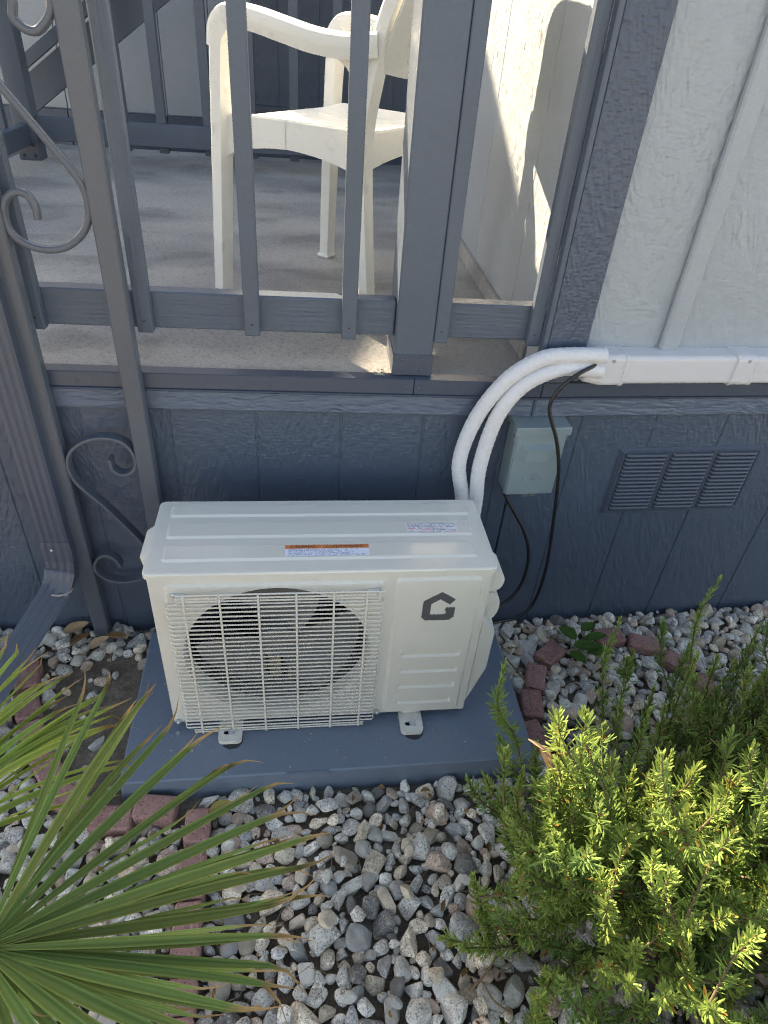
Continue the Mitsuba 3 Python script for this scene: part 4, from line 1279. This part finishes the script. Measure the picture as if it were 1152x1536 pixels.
for k in range(14):
    a = rng.uniform(0, 2 * np.pi)
    p0 = np.array([.80 + .1 * math.cos(a), -.80 + .1 * math.sin(a), -.02])
    p3 = np.array([.82 + .42 * math.cos(a), -.86 + .30 * math.sin(a), rng.uniform(.06, .2)])
    wood.append(tube(spline([p0, p0 * .6 + p3 * .4 + [0, 0, .06], p0 * .25 + p3 * .75 + [0, 0, .03], p3], 6), 1, 6, (.2, .9, .3), np.linspace(.009, .004, 19)[:, None]))
wd_ = cat(wood)
scene[rs_ + '__branches'] = mikit.ply(wd_, 'm_stem', smooth=True, color=np.tile([.12, .085, .055], (len(wd_.vertices), 1)))

# withered scrap caught in the rosemary
sc_ = thing('withered_leaf', 'curled beige withered leaf scrap caught in the rosemary shoots', 'dead leaf')
Vq, Qq, Cq, nn_ = [], [], [], 0
for k, (b0_, t0_) in enumerate((((.418, -.735, .440), (.470, -.800, .335)), ((.430, -.738, .442), (.463, -.775, .30)), ((.436, -.745, .435), (.455, -.800, .32)), ((.400, -.72, .445), (.440, -.742, .437)), ((.46, -.79, .345), (.487, -.83, .33)), ((.425, -.74, .44), (.478, -.775, .36)))):
    off_ = np.array([-.030, -.048, .070])
    v, q, c = blade(np.array(b0_) + off_, np.array(t0_) + off_, .013 if k < 3 else .006, (.3, -.8, .6), sag=.006, fold=.6, n=9, brown=.05, green=(.50, .34, .21), tipc=(.42, .27, .15), seed=700 + k)
    Vq.append(v), Qq.append(q + nn_), Cq.append(c * 0 + np.array([.50, .34, .22]) * (.8 + .1 * k % .4))
    nn_ += len(v)
scene[sc_] = mikit.ply((np.vstack(Vq), np.vstack(Qq)), 'm_dry', smooth=True, color=np.vstack(Cq))


def flat_leaf(x, y, z, L, wdt, ang, pitch, roll, curl, seed):
    g = np.random.default_rng(seed)
    n_, m_ = 12, 7
    t = np.linspace(0, 1, n_)
    prof = np.sin(np.pi * t ** .85) ** .75 * wdt / 2
    c_ = np.linspace(-1, 1, m_)
    X = np.repeat((t * L)[:, None], m_, 1)
    Y = prof[:, None] * c_[None]
    Z = curl * (np.abs(c_)[None] ** 2 * prof[:, None]) + .10 * L * np.sin(np.pi * t)[:, None] * g.uniform(-1, 1) + g.normal(0, .0012, (n_, m_))
    G_ = np.stack([X - L / 2, Y, Z], -1).reshape(-1, 3)
    R = trimesh.transformations.euler_matrix(roll, pitch, ang)[:3, :3]
    i_, j_ = np.meshgrid(np.arange(n_ - 1), np.arange(m_ - 1), indexing='ij')
    q = np.stack([i_ * m_ + j_, i_ * m_ + j_ + 1, (i_ + 1) * m_ + j_ + 1, (i_ + 1) * m_ + j_], -1).reshape(-1, 4)
    return G_ @ R.T + [x, y, z], q, np.abs(np.repeat(c_[None], n_, 0)).reshape(-1)


for (x, y, z, L, wdt, ang, pit, rol, cu, col, lab) in (
        (-.672, -.035, .030, .075, .030, .35, -.2, .4, .9, (.46, .34, .21), 'tan curled dead leaf between the downspout foot and the iron column'),
        (-.650, -.075, .026, .060, .032, .7, -.1, -.5, .8, (.22, .13, .07), 'dark brown dead leaf on the stones just below the tan curled one'),
        (-.592, -.098, .034, .062, .026, .45, -.35, .3, 1.1, (.50, .38, .24), 'pale tan folded dead leaf in front of the foot of the iron column'),
        (-.553, -.068, .028, .055, .030, .1, .1, -.3, .7, (.36, .23, .10), 'orange brown dead leaf right of the foot of the iron column'),
        (-.200, -.600, .034, .060, .034, .3, -.1, .3, .9, (.34, .28, .10), 'yellowish brown dead leaf by the front edge of the pad')):
    t = thing('dead_leaf', lab, 'dead leaf')
    v, q, e = flat_leaf(x, y, z, L, wdt, ang, pit, rol, cu, len(scene))
    scene[t] = mikit.ply((v, q), 'm_dry', smooth=True, color=np.tile(col, (len(v), 1)) * (1.05 - .2 * e[:, None]))
wp = thing('weed', 'small weed with flat bright green leaves on the stones beside the brick arc', 'weed')
for k, (x, y, z, L, wdt, ang) in enumerate(((.755, -.112, .060, .062, .042, 2.3), (.826, -.090, .062, .055, .034, .4), (.838, -.128, .058, .070, .030, .1), (.800, -.165, .064, .085, .046, -.15), (.757, -.205, .060, .060, .038, -1.0), (.835, -.185, .054, .080, .032, -.1))):
    v, q, e = flat_leaf(x, y, z, L, wdt, ang, -.1, .1 * (k % 3 - 1), .35, 300 + k)
    add(wp + '__leaf', (v, q), 'm_palm', smooth=True, color=np.tile([.075, .135, .035], (len(v), 1)) * (1.0 + .2 * (e[:, None] < .1)))
st_ = cat([tube(spline([(.79, -.14, -.01), ((.79 + x) / 2, (-.14 + y) / 2, .045), (x, y, z)], 5), .0014, 5) for x, y, z in ((.765, -.12, .058), (.815, -.10, .06), (.815, -.13, .056), (.79, -.16, .062), (.765, -.19, .058), (.81, -.18, .052))])
scene[wp + '__stem'] = mikit.ply(st_, 'm_stem', smooth=True, color=np.tile([.12, .10, .05], (len(st_.vertices), 1)))
for k, (P, lab) in enumerate((
        ([(.30, -.98, .030), (.335, -.955, .036), (.36, -.93, .040), (.385, -.90, .030)], 'thin brown twig lying on the gravel left of the rosemary'),
        ([(.37, -1.02, .030), (.34, -1.0, .037), (.325, -.97, .034), (.30, -.955, .03)], 'second thin brown twig crossing the gravel by the rosemary'),
        ([(-.66, -.33, .006), (-.60, -.30, .012), (-.54, -.315, .010), (-.49, -.30, .004)], 'thin twig lying on the bare soil left of the pad'),
        ([(.70, -.10, .030), (.735, -.12, .042), (.765, -.14, .038)], 'short reddish twig beside the small green weed'),
        ([(.555, -.17, .03), (.59, -.28, .04), (.585, -.36, .036)], 'straight dry stalk lying between the pad and the brick arc'))):
    t = thing('twig', lab, 'twig')
    m = tube(spline(P, 6), 1, 6, (.1, .2, 1), np.linspace(.0026, .0014, 6 * (len(P) - 1) + 1)[:, None])
    scene[t] = mikit.ply(m, 'm_stem', smooth=True, color=np.tile([.20, .13, .08], (len(m.vertices), 1)))
# litter among the stones: dry grass threads
lit = []
for _ in range(420):
    x, y = rng.uniform(-.7, 1.2), rng.uniform(-1.2, -.02)
    if not free(x, y, .004) and rng.random() < .7:
        continue
    a, L = rng.uniform(0, np.pi), rng.uniform(.015, .055)
    dx, dy = math.cos(a) * L / 2, math.sin(a) * L / 2
    z = rng.uniform(.004, .026)
    lit.append(tube([(x - dx, y - dy, z), (x + rng.normal(0, .004), y + rng.normal(0, .004), z + .005), (x + dx, y + dy, z - .002)], .0006, 4, (.1, .2, 1)))
chips, nv2, CV = [], 0, []
for _ in range(150):
    x, y = rng.uniform(-.75, .75), rng.uniform(-1.15, -.02)
    L = rng.uniform(.008, .024)
    if not free(x, y, .004):
        continue
    v, q, e = flat_leaf(x, y, rng.uniform(.010, .032), L, L * rng.uniform(.3, .7), rng.uniform(0, 6.3), rng.normal(0, .4), rng.normal(0, .4), .8, int(rng.integers(1e6)))
    chips.append((v, q + nv2))
    nv2 += len(v)
    CV.append(np.tile(np.array([.34, .22, .11]) * rng.uniform(.4, 1.3), (len(v), 1)))
add('gravel_bed__leaf_litter', (np.vstack([c[0] for c in chips]), np.vstack([c[1] for c in chips])), 'm_dry', smooth=True, color=np.vstack(CV), kind='stuff')
grit = []
for _ in range(46):
    lx, ly = rng.uniform(.02, .96), rng.uniform(.01, .14) if rng.random() < .75 else rng.uniform(.01, .45)
    grit.append(B(placed(trimesh.creation.icosphere(0, 1), np.diag(rng.uniform(.0007, .0021, 3)), (lx, ly, .0642))))
gm = cat(grit)
add(pd + '__grit', gm, 'm_stone', smooth=False, uv=np.tile([.3, .5], (len(gm.vertices), 1)), kind='stuff')
lm = cat(lit)
add('gravel_bed__dry_litter', lm, 'm_stem', smooth=True, color=np.tile([.24, .17, .10], (len(lm.vertices), 1)), kind='stuff')

# ------------------------------------------------------------------ the neighbouring house and shed that throw the shade
nh = thing('neighbour_house', 'grey house with a low side shed standing left of the porch', 'house')
HE, HQ = np.array([.814, .581, 0]), np.array([-.581, .814, 0])      # along its eaves, and away from us


def H(m):
    return placed(m, np.stack([HE, HQ, [0, 0, 1.0]], 1), (0, 0, 0))


prof = [(-.64, -.05), (.322, -.05), (.322, 3.175), (-.64, 3.575)]
add(nh + '__shed', H(hull([(a, q, z) for a, z in prof for q in (4.6, 6.4)])), 'm_light_siding', smooth=False)
add(nh + '__shed_roof', H(hull([(a, q, z) for a, z in ((-.66, 3.586), (.324, 3.177), (-.66, 3.62), (.324, 3.21)) for q in (4.55, 6.45)])), 'm_dark')
add(nh + '__eave_box', H(bx(-1.12, -.662, 4.6, 6.4, 3.38, 3.86, .01)), 'm_light_siding', smooth=False)
add(nh + '__wall', H(bx(.326, 6.5, 4.6, 9.6, -.05, 3.48, .01)), 'm_light_siding', smooth=False)
add(nh + '__roof', H(hull([(a, q, z) for a in (.326, 6.6) for q, z in ((4.5, 3.482), (4.5, 3.55), (7.1, 4.55), (9.7, 3.55), (9.7, 3.482))])), 'm_dark')
add(nh + '__window', H(bx(1.6, 2.6, 4.57, 4.598, 1.2, 2.4, .01)), 'm_dark')
